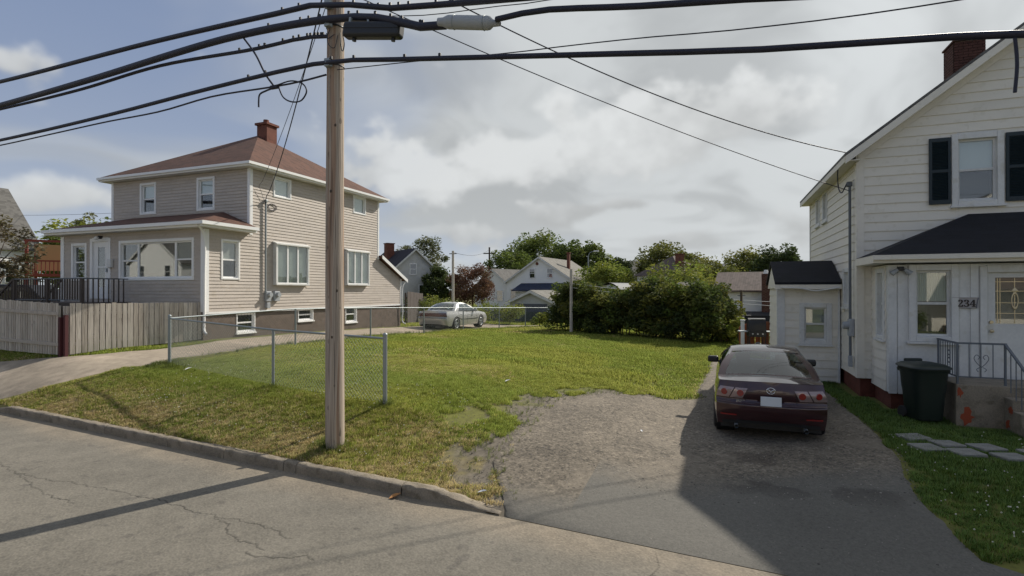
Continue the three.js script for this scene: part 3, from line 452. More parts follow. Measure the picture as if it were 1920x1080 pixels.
  wallPanel(h, [0, 0, D(22.2)], Math.PI, [[0, 3.2], [7.4, 3.2], [7.4, eave], [0, eave]], [], { ...sid, seed: 9 });
  wallPanel(h, [0, 0, -11.57], Math.PI, [[0, base], [7.4, base], [7.4, 3.2], [0, 3.2]], [], { ...sid, seed: 10 });
  // corner boards
  part('corner_board', [box(-0.09, 0.028, 4.6, eave, D(14.42) + 0.001, D(14.42) + 0.032), box(0.001, 0.030, 4.6, eave, D(14.52), D(14.42))], M.vinyl, h);
  part('corner_board', [box(-0.15, 0.028, base, 4.62, 0.001, 0.034), box(0.001, 0.030, base, 4.62, -0.13, 0.0)], M.vinyl, h);
  part('corner_board', box(XL - 0.03, XL + 0.16, base, 4.62, 0.001, 0.032), M.vinyl, h);
  part('corner_board', box(XL - 0.03, XL + 0.1, 4.6, eave, D(14.42) + 0.001, D(14.42) + 0.03), M.vinyl, h);
  part('corner_board', box(0.001, 0.028, 4.15, eave, D(22.2), D(22.08)), M.vinyl, h);
  part('corner_board', box(0.001, 0.03, base, 3.2, D(24.2), D(24.08)), M.vinyl, h);
  part('skirt_board', box(-0.05, 0.024, base - 0.07, base - 0.002, -11.57, 0.02), M.vinyl, h);
  // hip roof
  const ov = 0.34, a = XL - ov, b = ov, c = D(14.42) + ov, d = D(22.2) - ov, ry = eave + 0.17, pk = [(a + b) / 2, 9.6, D(18.3)];
  const roof = sub('hip_roof', h);
  part('roof_slopes', polyGeo([[[a, ry, c], [b, ry, c], pk], [[b, ry, c], [b, ry, d], pk], [[b, ry, d], [a, ry, d], pk], [[a, ry, d], [a, ry, c], pk]]), M.roofRed, roof);
  part('fascia', [box(a, b, ry - 0.16, ry - 0.003, c - 0.03, c - 0.005), box(b - 0.03, b - 0.005, ry - 0.16, ry - 0.004, d, c - 0.031), box(a, b - 0.031, ry - 0.16, ry - 0.004, d + 0.005, d + 0.03), box(a + 0.005, a + 0.03, ry - 0.16, ry - 0.004, d + 0.031, c - 0.031)], M.vinyl, roof);
  part('gutter', [box(a, b + 0.07, ry - 0.1, ry - 0.01, c, c + 0.07), box(b, b + 0.07, ry - 0.1, ry - 0.01, d, c - 0.002)], M.vinyl, roof);
  part('soffit', box(a + 0.03, b - 0.03, ry - 0.158, ry - 0.14, d + 0.03, c - 0.03), M.white, roof);
  const ch = sub('chimney', h);
  part('chimney_shaft', box(pk[0] + 0.0, pk[0] + 0.58, 9.0, 10.02, pk[2] - 0.5, pk[2] + 0.08), M.brick, ch);
  part('chimney_cap', [box(pk[0] - 0.07, pk[0] + 0.65, 10.022, 10.12, pk[2] - 0.57, pk[2] + 0.15), cyl([pk[0] + 0.25, 10.1, pk[2] - 0.2], [pk[0] + 0.25, 10.32, pk[2] - 0.2], 0.13, 0.12, 10)], M.brick, ch);
  // porch roof
  const po = 0.38, e1 = 4.84, pt = 5.48, pr = sub('porch_roof', h), W0 = D(14.42) + 0.03;
  part('roof_slopes', polyGeo([[[XL - po, e1, po], [po, e1, po], [-1.25, pt, W0], [XL + 1.25, pt, W0]], [[po, e1, po], [po, e1, W0], [-1.25, pt, W0]], [[XL - po, e1, W0], [XL - po, e1, po], [XL + 1.25, pt, W0]]]), M.roofRed, pr);
  part('fascia', [box(XL - po, po, e1 - 0.19, e1 - 0.004, po - 0.03, po - 0.004), box(po - 0.03, po - 0.004, e1 - 0.19, e1 - 0.004, W0, po - 0.031), box(XL - po + 0.004, XL - po + 0.03, e1 - 0.19, e1 - 0.004, W0, po - 0.031)], M.vinyl, pr);
  part('gutter', [box(XL - po, po + 0.1, e1 - 0.12, e1 - 0.01, po, po + 0.1), box(po, po + 0.1, e1 - 0.12, e1 - 0.01, W0, po - 0.002)], M.vinyl, pr);
  part('soffit', [box(XL - po + 0.03, po - 0.03, e1 - 0.19, e1 - 0.17, 0.002, po - 0.03), box(0.002, po - 0.03, e1 - 0.19, e1 - 0.17, W0, 0)], M.white, pr);
  // lean-to roof
  part('lean_to_roof', slab([[XL - 0.2, 4.33, D(22.17)], [0.22, 4.33, D(22.17)], [0.22, 3.17, D(24.45)], [XL - 0.2, 3.17, D(24.45)]], 0.07), M.roofRed, h);
  part('rake_board', slab([[0.222, 4.35, D(22.17)], [0.25, 4.35, D(22.17)], [0.25, 3.19, D(24.47)], [0.222, 3.19, D(24.47)]], 0.17), M.vinyl, h);
  // downpipes
  part('downspout', tube([[0.2, e1 - 0.14, 0.4], [0.12, e1 - 0.3, 0.2], [0.07, e1 - 0.55, 0.08], [0.06, 3, 0.07], [0.06, 1.5, 0.07], [0.1, 1.3, 0.1], [0.28, 1.2, 0.16]], 0.04, 50, 8), M.vinyl, h);
  part('downspout', tube([[0.1, 3.05, D(24.4)], [0.06, 2.8, D(24.25)], [0.06, 1.5, D(24.25)], [0.06, 0.95, D(24.25)], [0.2, 0.85, D(24.3)]], 0.035, 40, 8), M.vinyl, h);
  // service entrance: conduit and two meters
  const mt = sub('meter_bank', h, [0.0, 0, D(15.06)], Math.PI / 2);
  part('conduit', [cyl([0, 2.5, 0.08], [0, 5.88, 0.08], 0.035), rbox(-0.05, 0.06, 5.85, 5.96, 0.03, 0.14, 0.03)], M.steelDull, mt);
  for (const [x, y] of [[0.12, 2.42], [0.52, 2.42]]) { part('meter_box', rbox(x - 0.13, x + 0.13, y - 0.22, y + 0.16, 0.02, 0.13, 0.02), M.pvcGrey, mt); part('meter_glass', new THREE.CylinderGeometry(0.085, 0.09, 0.12, 20).rotateX(Math.PI / 2).translate(x, y + 0.03, 0.18), M.pvcGrey, mt); }
  part('junction_box', rbox(0.02, 0.18, 1.95, 2.16, 0.02, 0.14, 0.015), M.pvcGrey, mt);
  part('wire_coil', [0, 1, 2].map(k => new THREE.TorusGeometry(0.14 + k * 0.02, 0.008, 5, 24).scale(1.2, 0.75, 1).translate(0.34, 5.72, 0.03 + k * 0.012)), M.cable, mt);
  part('mailbox', [rbox(-4.68, -4.46, 3.42, 3.72, 0.02, 0.12, 0.02)], M.white, h);
  const lt = sub('porch_light', h, [-5.1, 4.52, 0.1]);
  part('lamp_base', cyl([0, 0, -0.09], [0, 0, 0.03], 0.06), M.plastic, lt); part('lamp_globe', new THREE.SphereGeometry(0.07, 14, 10).translate(0, -0.05, 0.1), M.vinyl, lt);
}
// ------------------------------------------------------------------ front steps of the beige house
{
  const st = thing('entry_steps', 'dark wooden stoop with railing and stairs at the front door of the beige house', 'steps', [-20.6, 0, -11.75]);
  part('platform', [box(-2.2, 1.55, 2.08, 2.2, -0.82, 0.75)], M.darkWood, st);
  for (const [x, z] of [[-2.15, 0.68], [-0.3, 0.68], [1.48, 0.68], [-2.15, -0.75], [1.48, -0.75]]) part('post', box(x - 0.045, x + 0.045, 0.9, z > 0 ? 3.0 : 2.08, z - 0.045, z + 0.045), M.darkWood, st);
  part('top_rail', box(-2.2, 1.55, 2.98, 3.02, 0.65, 0.71), M.iron, st);
  part('bottom_rail', box(-2.1, 1.43, 2.28, 2.31, 0.66, 0.70), M.iron, st);
  for (let i = 0; i < 27; i++) { const x = -2.03 + i * 0.131; if (Math.abs(x + 0.3) > 0.06) part('baluster', box(x - 0.016, x + 0.016, 2.31, 2.98, 0.665, 0.695), M.darkWood, st); }
  part('side_rail', [box(1.46, 1.50, 2.98, 3.02, -0.75, 0.64)], M.iron, st);
  for (let i = 0; i < 8; i++) part('baluster', box(1.465, 1.495, 2.2, 2.98, -0.62 + i * 0.16, -0.59 + i * 0.16), M.darkWood, st);
  for (let i = 0; i < 6; i++) part('tread', box(-2.2 - 0.28 * (i + 1), -2.2 - 0.28 * i, 1.98 - i * 0.19, 2.03 - i * 0.19, -0.75, 0.72), M.darkWood, st);
  for (const z of [-0.75, 0.7]) { part('stair_rail', bar([-2.18, 3.0, z], [-3.95, 1.85, z], 0.06, 0.06), M.darkWood, st); for (let i = 0; i < 9; i++) { const f = (i + 0.5) / 9, x = lerp(-2.2, -3.9, f), y = lerp(2.97, 1.87, f); part('baluster', box(x - 0.016, x + 0.016, y - 0.78, y - 0.02, z - 0.015, z + 0.015), M.darkWood, st); } part('newel_post', box(-3.99, -3.9, 0.9, 1.95, z - 0.045, z + 0.045), M.darkWood, st); }
}
// ------------------------------------------------------------------ weathered board fences
function boardFence(label, a, b, ha, hb, board, gap, group, opts = {}) {
  const L = Math.hypot(b[0] - a[0], b[1] - a[1]), turn = Math.atan2(b[1] - a[1], b[0] - a[0]), f = thing('board_fence', label, 'fence', [a[0], 0, -a[1]], turn, group), r = rng(opts.seed || 21);
  const n = Math.floor(L / (board + gap)), gs = [0, 1, 2].map(k => muv(new THREE.BoxGeometry(board, 1, 0.022)));
  for (let i = 0; i < n; i++) {
    const x = (i + 0.5) * (board + gap), fr = x / L, X = lerp(a[0], b[0], fr), Dd = lerp(a[1], b[1], fr), y0 = hgt(X, Dd) + 0.03, y1 = lerp(ha, hb, fr) + 0.035 * (r() - 0.5), w = board * (0.9 + 0.12 * r());
    const g = rbox(-w / 2, w / 2, 0, y1 - y0, -0.011, 0.011, 0.003, 1); const uv = g.attributes.uv, ou = r(), ov = r(); for (let q = 0; q < uv.count; q++) uv.setXY(q, uv.getX(q) * 0.6 + ou, uv.getY(q) * 0.6 + ov);
    const m = part('board', g, opts.mats ? opts.mats[i % opts.mats.length] : M.greyWood[Math.floor(r() * 4)], f); m.position.set(x, y0, 0.016 + 0.006 * (r() - 0.5)); m.rotation.z = 0.012 * (r() - 0.5);
  }
  for (const k of [0.22, 0.8]) { const y = fr => { const X = lerp(a[0], b[0], fr), Dd = lerp(a[1], b[1], fr); return lerp(hgt(X, Dd), lerp(ha, hb, fr), k); }; part('rail', bar([0, y(0), -0.03 + (opts.railFront ? 0.08 : 0)], [L, y(1), -0.03 + (opts.railFront ? 0.08 : 0)], 0.04, 0.09), opts.mats ? opts.mats[0] : M.greyWood[2], f); }
  for (let i = 0; i <= Math.ceil(L / 2.4); i++) { const fr = Math.min(1, i * 2.4 / L), X = lerp(a[0], b[0], fr), Dd = lerp(a[1], b[1], fr); part('post', box(fr * L - 0.045, fr * L + 0.045, hgt(X, Dd) - 0.1, lerp(ha, hb, fr) - 0.08, -0.14, -0.052), opts.mats ? opts.mats[0] : M.greyWood[1], f); }
  return f;
}
boardFence('sunlit weathered grey board fence ending at the corner of the beige house', [-16.72, 9.36], [-15.75, 12.75], 2.25, 2.22, 0.125, 0.012, null, { seed: 22 });
boardFence('shaded grey picket gate section of fence left of the maroon posts', [-24.5, 9.9], [-16.95, 9.3], 2.42, 2.25, 0.11, 0.028, null, { seed: 23, railFront: true });
for (let i = 0; i < 2; i++) { const p = tag(part('maroon_post', rbox(-0.045, 0.045, 0, 1.12 + i * 0.06, -0.045, 0.045, 0.008), M.maroonWood), i ? 'taller maroon wooden post touching the sunlit board fence' : 'shorter maroon wooden post touching the shaded picket section', 'post', 'maroon fence posts'); p.position.set(-16.83 + i * 0.12, hgt(-16.8, 9.3) - 0.04, -9.22 - i * 0.05); }

// ------------------------------------------------------------------ chain-link fences
function chainFence(label, pts, height, opts = {}) {
  const f = thing('chain_link_fence', label, 'fence', [0, 0, 0], 0), wires = [];
  const P = pts.map(([x, d]) => V(x, hgt(x, d), -d));
  P.forEach((p, i) => { if (opts.joined && i === 0) return; const end = opts.ends?.includes(i), hh = end ? height + 0.06 : height - 0.02, r = end ? 0.038 : 0.03; const ps = part('post', [cyl([p.x, p.y - 0.1, p.z], [p.x, p.y + hh, p.z], r, r, 12)], M.steelDull, f); if (end) part('cap', new THREE.SphereGeometry(r * 1.15, 12, 6, 0, 6.283, 0, 1.571).translate(p.x, p.y + hh, p.z), M.steelDull, f); });
  for (let i = 0; i < P.length - 1; i++) {
    const a = P[i], b = P[i + 1], L = Math.hypot(b.x - a.x, b.z - a.z), at = (u, v) => { const s = u / L, x = lerp(a.x, b.x, s), z = lerp(a.z, b.z, s); const y = lerp(a.y, b.y, s); return [x, y + v, z]; };
    part('top_rail', cyl([a.x, a.y + height, a.z], [b.x, b.y + height, b.z], 0.021, 0.021, 8), M.steelDull, f);
    const sp = opts.spacing || 0.085, wr = opts.wire || 0.0024, hh = height - 0.04;
    for (let u = -hh; u < L; u += sp) for (const s of [1, -1]) {
      let u0 = s > 0 ? u : u + hh, u1 = s > 0 ? u + hh : u, v0 = 0.03, v1 = hh + 0.06; // clip to the panel
      const cl = (uu) => clamp((uu - u0) / (u1 - u0)); let f0 = 0, f1 = 1; const t0 = (0 - u0) / (u1 - u0), t1 = (L - u0) / (u1 - u0); f0 = clamp(Math.min(t0, t1), 0, 1); f1 = clamp(Math.max(t0, t1), 0, 1); if (f1 - f0 < 0.02) continue;
      wires.push(cyl(at(lerp(u0, u1, f0), lerp(v0, v1, f0)), at(lerp(u0, u1, f1), lerp(v0, v1, f1)), wr, wr, 3));
    }
  }
  const m = part('wire_mesh', wires, M.wire, f); m.userData.kind = 'stuff'; return f;
}
chainFence('galvanised chain-link fence across the front of the lot behind the utility pole', [[-13.04, 9.56], [-8.55, 8.5], [-5.5, 8.02]], 1.17, { ends: [0, 2] });
chainFence('long galvanised chain-link fence beside the gravel driveway and silver sedan', [[-13.04, 9.6], [-12.75, 13.6], [-12.6, 17.4], [-12.4, 21.1], [-12.05, 24.4], [-11.4, 27.6], [-10.7, 30], [-9.6, 32]], 1.17, { spacing: 0.1, wire: 0.0024, joined: true });

// ------------------------------------------------------------------ utility pole and lines
{
  const p = thing('utility_pole', 'tall weathered wooden utility pole on the verge behind the kerb', 'utility pole', [-5.46, 0, -6.64]);
  const g = new THREE.CylinderGeometry(0.118, 0.142, 10, 28, 40), q = g.attributes.position; for (let i = 0; i < q.count; i++) { const y = q.getY(i), a = Math.atan2(q.getZ(i), q.getX(i)), k = 1 + 0.02 * (fbm(a * 2 + 9, y * 0.8, 3) - 0.5); q.setX(i, q.getX(i) * k + 0.006 * Math.sin(y * 0.9)); q.setZ(i, q.getZ(i) * k); } g.computeVertexNormals();
  part('shaft', g.translate(0, 5.0, 0), M.pole, p);
  for (const y of [6.02, 6.62, 6.9]) part('cable_clamp', [rbox(-0.05, 0.05, y - 0.05, y + 0.07, 0.115, 0.2, 0.01), cyl([0, y, -0.2], [0, y, 0.22], 0.012)], M.steelDull, p);
  part('strap', [new THREE.TorusGeometry(0.131, 0.008, 6, 28).rotateX(Math.PI / 2).scale(1, 2.2, 1).translate(0, 6.62, 0), new THREE.TorusGeometry(0.134, 0.006, 6, 28).rotateX(Math.PI / 2).scale(1, 2, 1).translate(0, 6.02, 0)], M.plastic, p);
  part('loose_wire', [tube([[0.02, 6.55, 0.14], [-0.02, 6.42, 0.16], [0.03, 6.28, 0.17], [0.1, 6.24, 0.15], [0.13, 6.45, 0.1]], 0.006, 24, 5), tube([[0.14, 6.5, 0.06], [0.17, 6.3, 0.08], [0.2, 6.2, 0.08], [0.23, 6.3, 0.08], [0.2, 6.46, 0.07]], 0.009, 24, 5), tube([[-0.06, 6.5, 0.13], [0, 6.4, 0.16], [0.09, 6.46, 0.13]], 0.006, 20, 5)], M.plastic, p);
  for (const [y, a] of [[4.1, 0.2], [3.2, -0.5], [5.1, 0.7], [1.9, 0.35], [2.6, 0.9]]) part('knot', new THREE.SphereGeometry(0.02, 8, 6).scale(1, 1.2, 0.5).translate(Math.sin(a) * 0.131, y, Math.cos(a) * 0.131), M.bark, p);
}
function cableThing(name, label, pts, r, group, cat = 'cable', seg = 90) {
  const c = tag(part(name, tube(pts, r, seg, 7), M.cable), label, cat, group);
  if (r > 0.025) { const cv = new THREE.CatmullRomCurve3(pts.map(p => V(...p))), n = rng(Math.round(r * 1e5)); for (let i = 0; i < 60; i++) { const p = cv.getPoint(i / 60 + 0.008 * n()); if (p.x > -8 && p.x < -3 && n() > 0.6) part('clip', rbox(p.x - 0.018, p.x + 0.018, p.y + r - 0.01, p.y + r + 0.035, p.z - 0.015, p.z + 0.015, 0.006, 1), M.plastic, c); } }
  return c;
}
cableThing('overhead_cable', 'uppermost thick black cable crossing the pole', [[-40, 9.6, -9.6], [-22.05, 7.95, -7.9], [-15.68, 7.51, -7.35], [-9.8, 7.23, -6.84], [-6.76, 7.03, -6.58], [-5.39, 6.9, -6.44], [-4.58, 6.64, -6.39], [-3.67, 6.47, -6.32], [-2.85, 6.33, -6.25], [-1.42, 6.12, -6.12], [12, 5.6, -5], [30, 6.4, -3.4]], 0.042);
cableThing('overhead_cable', 'thickest bundled cable strapped to the pole and feeding the grey splice case', [[-40, 8.2, -9.6], [-21.94, 7.12, -7.86], [-15.6, 6.93, -7.31], [-11.8, 6.87, -6.98], [-7.75, 6.85, -6.64], [-6.02, 6.73, -6.49], [-5.28, 6.64, -6.43], [-4.66, 6.52, -6.37], [-4.09, 6.32, -6.32], [-3.65, 6.15, -6.28], [-3.35, 6.12, -6.26]], 0.058);
cableThing('overhead_cable', 'black cable leaving the right end of the grey splice case', [[-2.6, 6.02, -6.19], [-2.49, 6.01, -6.18], [-2.09, 6.01, -6.15], [-0.8, 5.77, -6.04], [0.28, 5.59, -5.95], [1.41, 5.4, -5.85], [12, 4.9, -4.9], [30, 6, -3.3]], 0.036);
cableThing('overhead_cable', 'thin black cable ending at the left side of the pole under the bundle', [[-40, 8.1, -9.7], [-22.49, 7.23, -8.05], [-16, 6.95, -7.5], [-12.5, 6.84, -7.2], [-9.75, 6.83, -6.96], [-7.15, 6.63, -6.74], [-6.06, 6.58, -6.64], [-5.55, 6.5, -6.6]], 0.03);
cableThing('overhead_cable', 'lowest heavy black cable clamped to the pole and running over the driveway', [[-40, 7.4, -9.6], [-21.98, 6.33, -7.87], [-15.63, 6.12, -7.32], [-11.25, 6.07, -6.95], [-8.04, 6.08, -6.67], [-6.03, 6.06, -6.5], [-5.29, 6.02, -6.44], [-4.57, 5.89, -6.37], [-2.38, 5.52, -6.19], [-0.8, 5.25, -6.05], [0.28, 5.07, -5.96], [1.2, 4.95, -5.88], [1.85, 4.87, -5.82], [2.42, 4.78, -5.77], [3, 4.7, -5.72], [14, 4.6, -4.7], [30, 5.6, -3.3]], 0.034);
cableThing('overhead_cable', 'slim cable left of the pole ending at the coiled loop', [[-40, 7, -9.6], [-22.31, 6.24, -7.99], [-15.87, 6.05, -7.43], [-13.45, 6.02, -7.23], [-11.42, 5.99, -7.05], [-9.67, 5.94, -6.9], [-8.16, 5.98, -6.77], [-6.72, 5.9, -6.65], [-6.12, 5.88, -6.6], [-5.56, 5.89, -6.55]], 0.015);
cableThing('overhead_cable', 'fine messenger wire rising to the right above the lowest cable', [[-5.34, 5.93, -6.54], [-3.71, 5.76, -6.39], [-2.42, 5.61, -6.28], [-1.71, 5.55, -6.22], [-0.82, 5.46, -6.14], [0.28, 5.33, -6.05], [1.99, 5.21, -5.9], [14, 5.2, -4.9], [30, 6.2, -3.4]], 0.007);
cableThing('overhead_cable', 'fine wire above the grey splice case', [[-5.34, 6.76, -6.57], [-3.74, 6.41, -6.44], [-2.74, 6.29, -6.36], [-1.86, 6.18, -6.28], [12, 5.9, -5], [30, 6.6, -3.4]], 0.006);
cableThing('jumper_cable', 'short black jumper dropping from the bundle to the coiled loop', [[-7.35, 6.83, -6.62], [-7.03, 6.45, -6.61], [-6.82, 6.1, -6.61], [-6.67, 5.9, -6.63]], 0.016, null, 'cable', 30);
tag(part('cable_loop', [tube([[-6.6, 5.9, -6.62], [-6.26, 5.91, -6.59], [-6.01, 5.81, -6.57], [-5.94, 5.69, -6.56], [-6.05, 5.57, -6.57], [-6.26, 5.58, -6.59], [-6.45, 5.68, -6.61], [-6.6, 5.9, -6.65]], 0.012, 50, 6), rbox(-6.76, -6.58, 5.86, 5.92, -6.68, -6.62, 0.02), tube([[-6.69, 5.88, -6.65], [-6.86, 5.86, -6.66], [-7.01, 5.82, -6.67], [-7.03, 5.72, -6.67], [-7.04, 5.62, -6.68]], 0.014, 20, 6)], M.cable), 'round coil of spare black cable hanging from the slim line', 'cable');
cableThing('hanging_cable', 'short cable end hanging down from the lowest cable before the white gable', [[2.37, 4.79, -5.775], [2.385, 4.53, -5.775], [2.37, 4.29, -5.775]], 0.014, null, 'cable', 16);
{
  const s = thing('splice_case', 'grey cylindrical splice case hung on the overhead cable', 'splice case', [-3.0, 6.07, -6.225], 0.086), a = Math.atan2(-0.13, 0.8);
  s.rotation.z = a;
  part('case_body', new THREE.LatheGeometry([[0.02, -0.44], [0.05, -0.43], [0.055, -0.36], [0.082, -0.3], [0.088, -0.27], [0.088, 0.26], [0.08, 0.3], [0.045, 0.34], [0.035, 0.43], [0.02, 0.44]].map(v => new THREE.Vector2(...v)), 24).rotateZ(-Math.PI / 2), M.pvcGrey, s);
  for (const x of [-0.2, 0.22]) part('band', new THREE.TorusGeometry(0.089, 0.006, 6, 24).rotateY(Math.PI / 2).translate(x, 0, 0), M.steelDull, s);
  const t = thing('terminal_box', 'black plastic cable terminal box hung under the bundle beside the pole', 'terminal box', [-4.56, 6.29, -6.36], 0.086); t.rotation.z = -0.13;
  part('case_body', [rbox(-0.47, 0.45, -0.1, 0.12, -0.09, 0.09, 0.05, 3), rbox(-0.45, 0.43, 0.01, 0.025, -0.097, 0.097, 0.006)], M.plastic, t);
  for (const x of [-0.3, 0.33]) part('foot', cyl([x, -0.14, 0], [x, -0.09, 0], 0.03), M.plastic, t);
  for (const x of [-0.4, -0.1, 0.15, 0.4]) part('hanger', [box(x - 0.015, x + 0.015, 0.1, 0.2, -0.02, 0.02)], M.steelDull, t);
}
const dropPts = (a, b, sag, n = 12) => { const o = []; for (let i = 0; i <= n; i++) { const f = i / n; o.push([lerp(a[0], b[0], f), lerp(a[1], b[1], f) - sag * 4 * f * (1 - f), lerp(a[2], b[2], f)]); } return o; };
tag(part('service_drop', tube([...dropPts([-5.55, 7.9, -6.7], [-15.42, 6.0, -14.98], 0.45), [-15.5, 5.75, -15.02], [-15.53, 5.9, -15.04]], 0.013, 80, 6), M.cable), 'twisted service line from the pole down to the meter mast of the beige house', 'cable');
tag(part('service_drop', tube([...dropPts([-5.5, 7.6, -6.75], [-15.5, 6.35, -14.75], 0.2), [-15.52, 6.2, -14.85], [-15.54, 5.9, -15.0]], 0.007, 80, 6), M.cable), 'thin telephone line from the pole to the wall of the beige house', 'cable');
tag(part('service_drop', tube(dropPts([-5.34, 7.95, -6.7], [2.72, 5.72, -13.95], 0.42), 0.012, 90, 6), M.cable), 'twisted service line from the pole to the eave of the white house', 'cable');
tag(part('service_drop', tube(dropPts([-5.34, 7.2, -6.68], [2.87, 4.9, -14.3], 0.16), 0.009, 90, 6), M.cable), 'thin straight line from the pole to the side wall of the white house', 'cable');

// ------------------------------------------------------------------ the white house
const font = await new FontLoader().loadAsync('fonts/droid/droid_serif_bold.typeface.json');
const fontSans = await new FontLoader().loadAsync('fonts/droid/droid_sans_bold.typeface.json');
function bricks(x0, x1, y0, y1, z0, z1) { // coursed brick shell with recessed joints
  const list = [], bl = 0.2, bh = 0.065, j = 0.011; let row = 0;
  for (let y = y0; y < y1 - 0.03; y += bh + j, row++) for (const [a, b, ax] of [[x0, x1, 0], [z0, z1, 1]]) for (const far of [0, 1]) {
    let s = a - (row % 2 ? bl / 2 : 0); while (s < b - 0.02) { const p = Math.max(s, a), q = Math.min(s + bl, b); if (q - p > 0.02) { const f = far ? (ax ? x1 : z1) : (ax ? x0 : z0), o0 = far ? f - 0.05 : f, o1 = far ? f : f + 0.05; list.push(ax ? box(o0, o1, y, Math.min(y + bh, y1), p + (far ? 0.001 : 0.001), q - 0.001) : box(p, q, y, Math.min(y + bh, y1), o0, o1)); } s += bl + j; }
  }
  return list;
}
{
  const W0 = 2.95, FD = 14.0, RD = 20.5, RG = 6.95, WW = 2 * (RG - W0), base = 0.64, eave = 5.72, slope = 0.755, h = thing('white_house', 'white clapboard house with front gable, dark shutters and black porch roof', 'house', [W0, 0, -FD]);
  const rid = eave + slope * (RG - W0), s = { course: 0.205, mats: [M.sidingA, M.sidingB, M.sidingC], lip: 0.022, core: M.white, single: true };
  // foundation
  part('foundation', [box(0.05, WW - 0.05, 0, base, -0.25, -0.05), box(0.05, 0.25, 0, base, -6.45, -0.251), box(WW - 0.25, WW - 0.05, 0, base, -6.45, -0.251), box(0.25, WW - 0.25, 0, base, -6.45, -6.25)], M.redFound, h);
  // front gable wall
  const fw = [[5.11 - W0, 5.16, 0.66, 1.3], [8.8 - W0, 5.16, 0.66, 1.3]];
  wallPanel(h, [0, 0, 0], 0, [[0, base], [WW, base], [WW, eave], [WW / 2, rid], [0, eave]], fw.map(q => hole(...q)), { ...s, gable: true, seed: 15 });
  fw.forEach(([x, y, w, hh], i) => {
    windowUnit(h, x, y, 0, 0, w, hh, { trim: 0.115, sill: true, frame: M.white, proud: 0.045, blind: [[M.blind, 0.5, 1]], sash: M.white });
    for (const sd of [-1, 1]) {
      const g = sub('shutter', h, [x + sd * (w / 2 + 0.115 + 0.02 + 0.19), y, 0.03]);
      part('stile', [box(-0.19, -0.14, -0.71, 0.71, 0, 0.035), box(0.14, 0.19, -0.71, 0.71, 0, 0.035), box(-0.14, 0.14, 0.63, 0.71, 0, 0.034), box(-0.14, 0.14, -0.71, -0.62, 0, 0.034), box(-0.14, 0.14, -0.03, 0.03, 0, 0.034)], M.shutter, g);
      const sl = []; for (let k = 0; k < 38; k++) { const yy = -0.61 + k * 0.0328; if (Math.abs(yy) > 0.04) sl.push(box(-0.14, 0.14, -0.004, 0.004, -0.016, 0.016).rotateX(0.7).translate(0, yy, 0.017)); }
      part('louvres', sl, M.shutter, g).userData.kind = 'stuff'; part('backing', box(-0.14, 0.14, -0.62, 0.63, 0, 0.004), M.shutter, g);
    }
  });
  // left side wall (faces the driveway)
  const toS = d => RD - d;   // local x along the wall from the rear
  const sw = [[18.97, 5.06, 0.5, 0.72], [17.8, 5.06, 0.5, 0.72], [15.06, 2.67, 0.5, 0.76]];
  wallPanel(h, [0, 0, FD - RD], -Math.PI / 2, [[0, base], [RD - FD, base], [RD - FD, eave], [0, eave]], sw.map(([d, y, w, hh]) => hole(toS(d), y, w, hh)), { ...s, seed: 16 });
  sw.forEach(([d, y, w, hh]) => windowUnit(h, 0, y, FD - d, -Math.PI / 2, w, hh, { trim: 0.1, frame: M.white, sill: true, close: true, blind: [[M.blind, 0, 1]] }));
  wallPanel(h, [WW, 0, 0], Math.PI / 2, [[0, base], [RD - FD, base], [RD - FD, eave], [0, eave]], [], { ...s, single: false, seed: 17 });
  wallPanel(h, [WW, 0, FD - RD], Math.PI, [[0, base], [WW, base], [WW, eave], [WW / 2, rid], [0, eave]], [], { ...s, single: false, gable: true, seed: 18 });
  part('corner_board', [box(-0.001, 0.12, base, eave - 0.05, 0.002, 0.036), box(-0.034, -0.002, base, eave - 0.05, -0.12, 0.038)], M.sidingA, h);
  part('corner_board', box(-0.032, -0.002, base, eave, FD - RD, FD - RD + 0.1), M.white, h);
  // roof
  const ov = 0.3, ro = sub('gable_roof', h), y0 = eave + 0.16 - ov * slope, yr = rid + 0.16, f = 0.32, b = FD - RD - 0.15;
  part('roof_slope', slab([[-ov, y0, f], [WW / 2, yr, f], [WW / 2, yr, b], [-ov, y0, b]], 0.06), M.roofGrey, ro);
  part('roof_slope', slab([[WW / 2, yr, f], [WW + ov, y0, f], [WW + ov, y0, b], [WW / 2, yr, b]], 0.06), M.roofGrey, ro);
  part('rake_board', slab([[-ov + 0.01, y0 - 0.065, f + 0.02], [WW / 2, yr - 0.065, f + 0.02], [WW / 2, yr - 0.065, f - 0.03], [-ov + 0.01, y0 - 0.065, f - 0.03]], 0.17), M.sidingA, ro);
  part('rake_board', slab([[WW / 2, yr - 0.065, f + 0.02], [WW + ov, y0 - 0.065, f + 0.02], [WW + ov, y0 - 0.065, f - 0.03], [WW / 2, yr - 0.065, f - 0.03]], 0.17), M.sidingA, ro);
  part('soffit', slab([[-ov + 0.01, y0 - 0.16, f - 0.032], [WW / 2, yr - 0.16, f - 0.032], [WW / 2, yr - 0.16, 0.002], [-ov + 0.01, y0 - 0.16, 0.002]], 0.02), M.sidingB, ro);
  part('frieze_board', slab([[0.0, y0 + ov * slope - 0.185, 0.05], [WW / 2, yr - 0.185, 0.05], [WW / 2, yr - 0.185, 0.024], [0, y0 + ov * slope - 0.185, 0.024]], 0.2), M.sidingA, ro);
  part('eave_soffit', [box(-ov + 0.02, -0.002, y0 - 0.17, y0 - 0.15, b, f - 0.04), box(-ov + 0.002, -ov + 0.02, y0 - 0.19, y0 - 0.063, b, f - 0.04)], M.sidingB, ro);
  const ch = sub('chimney', h);
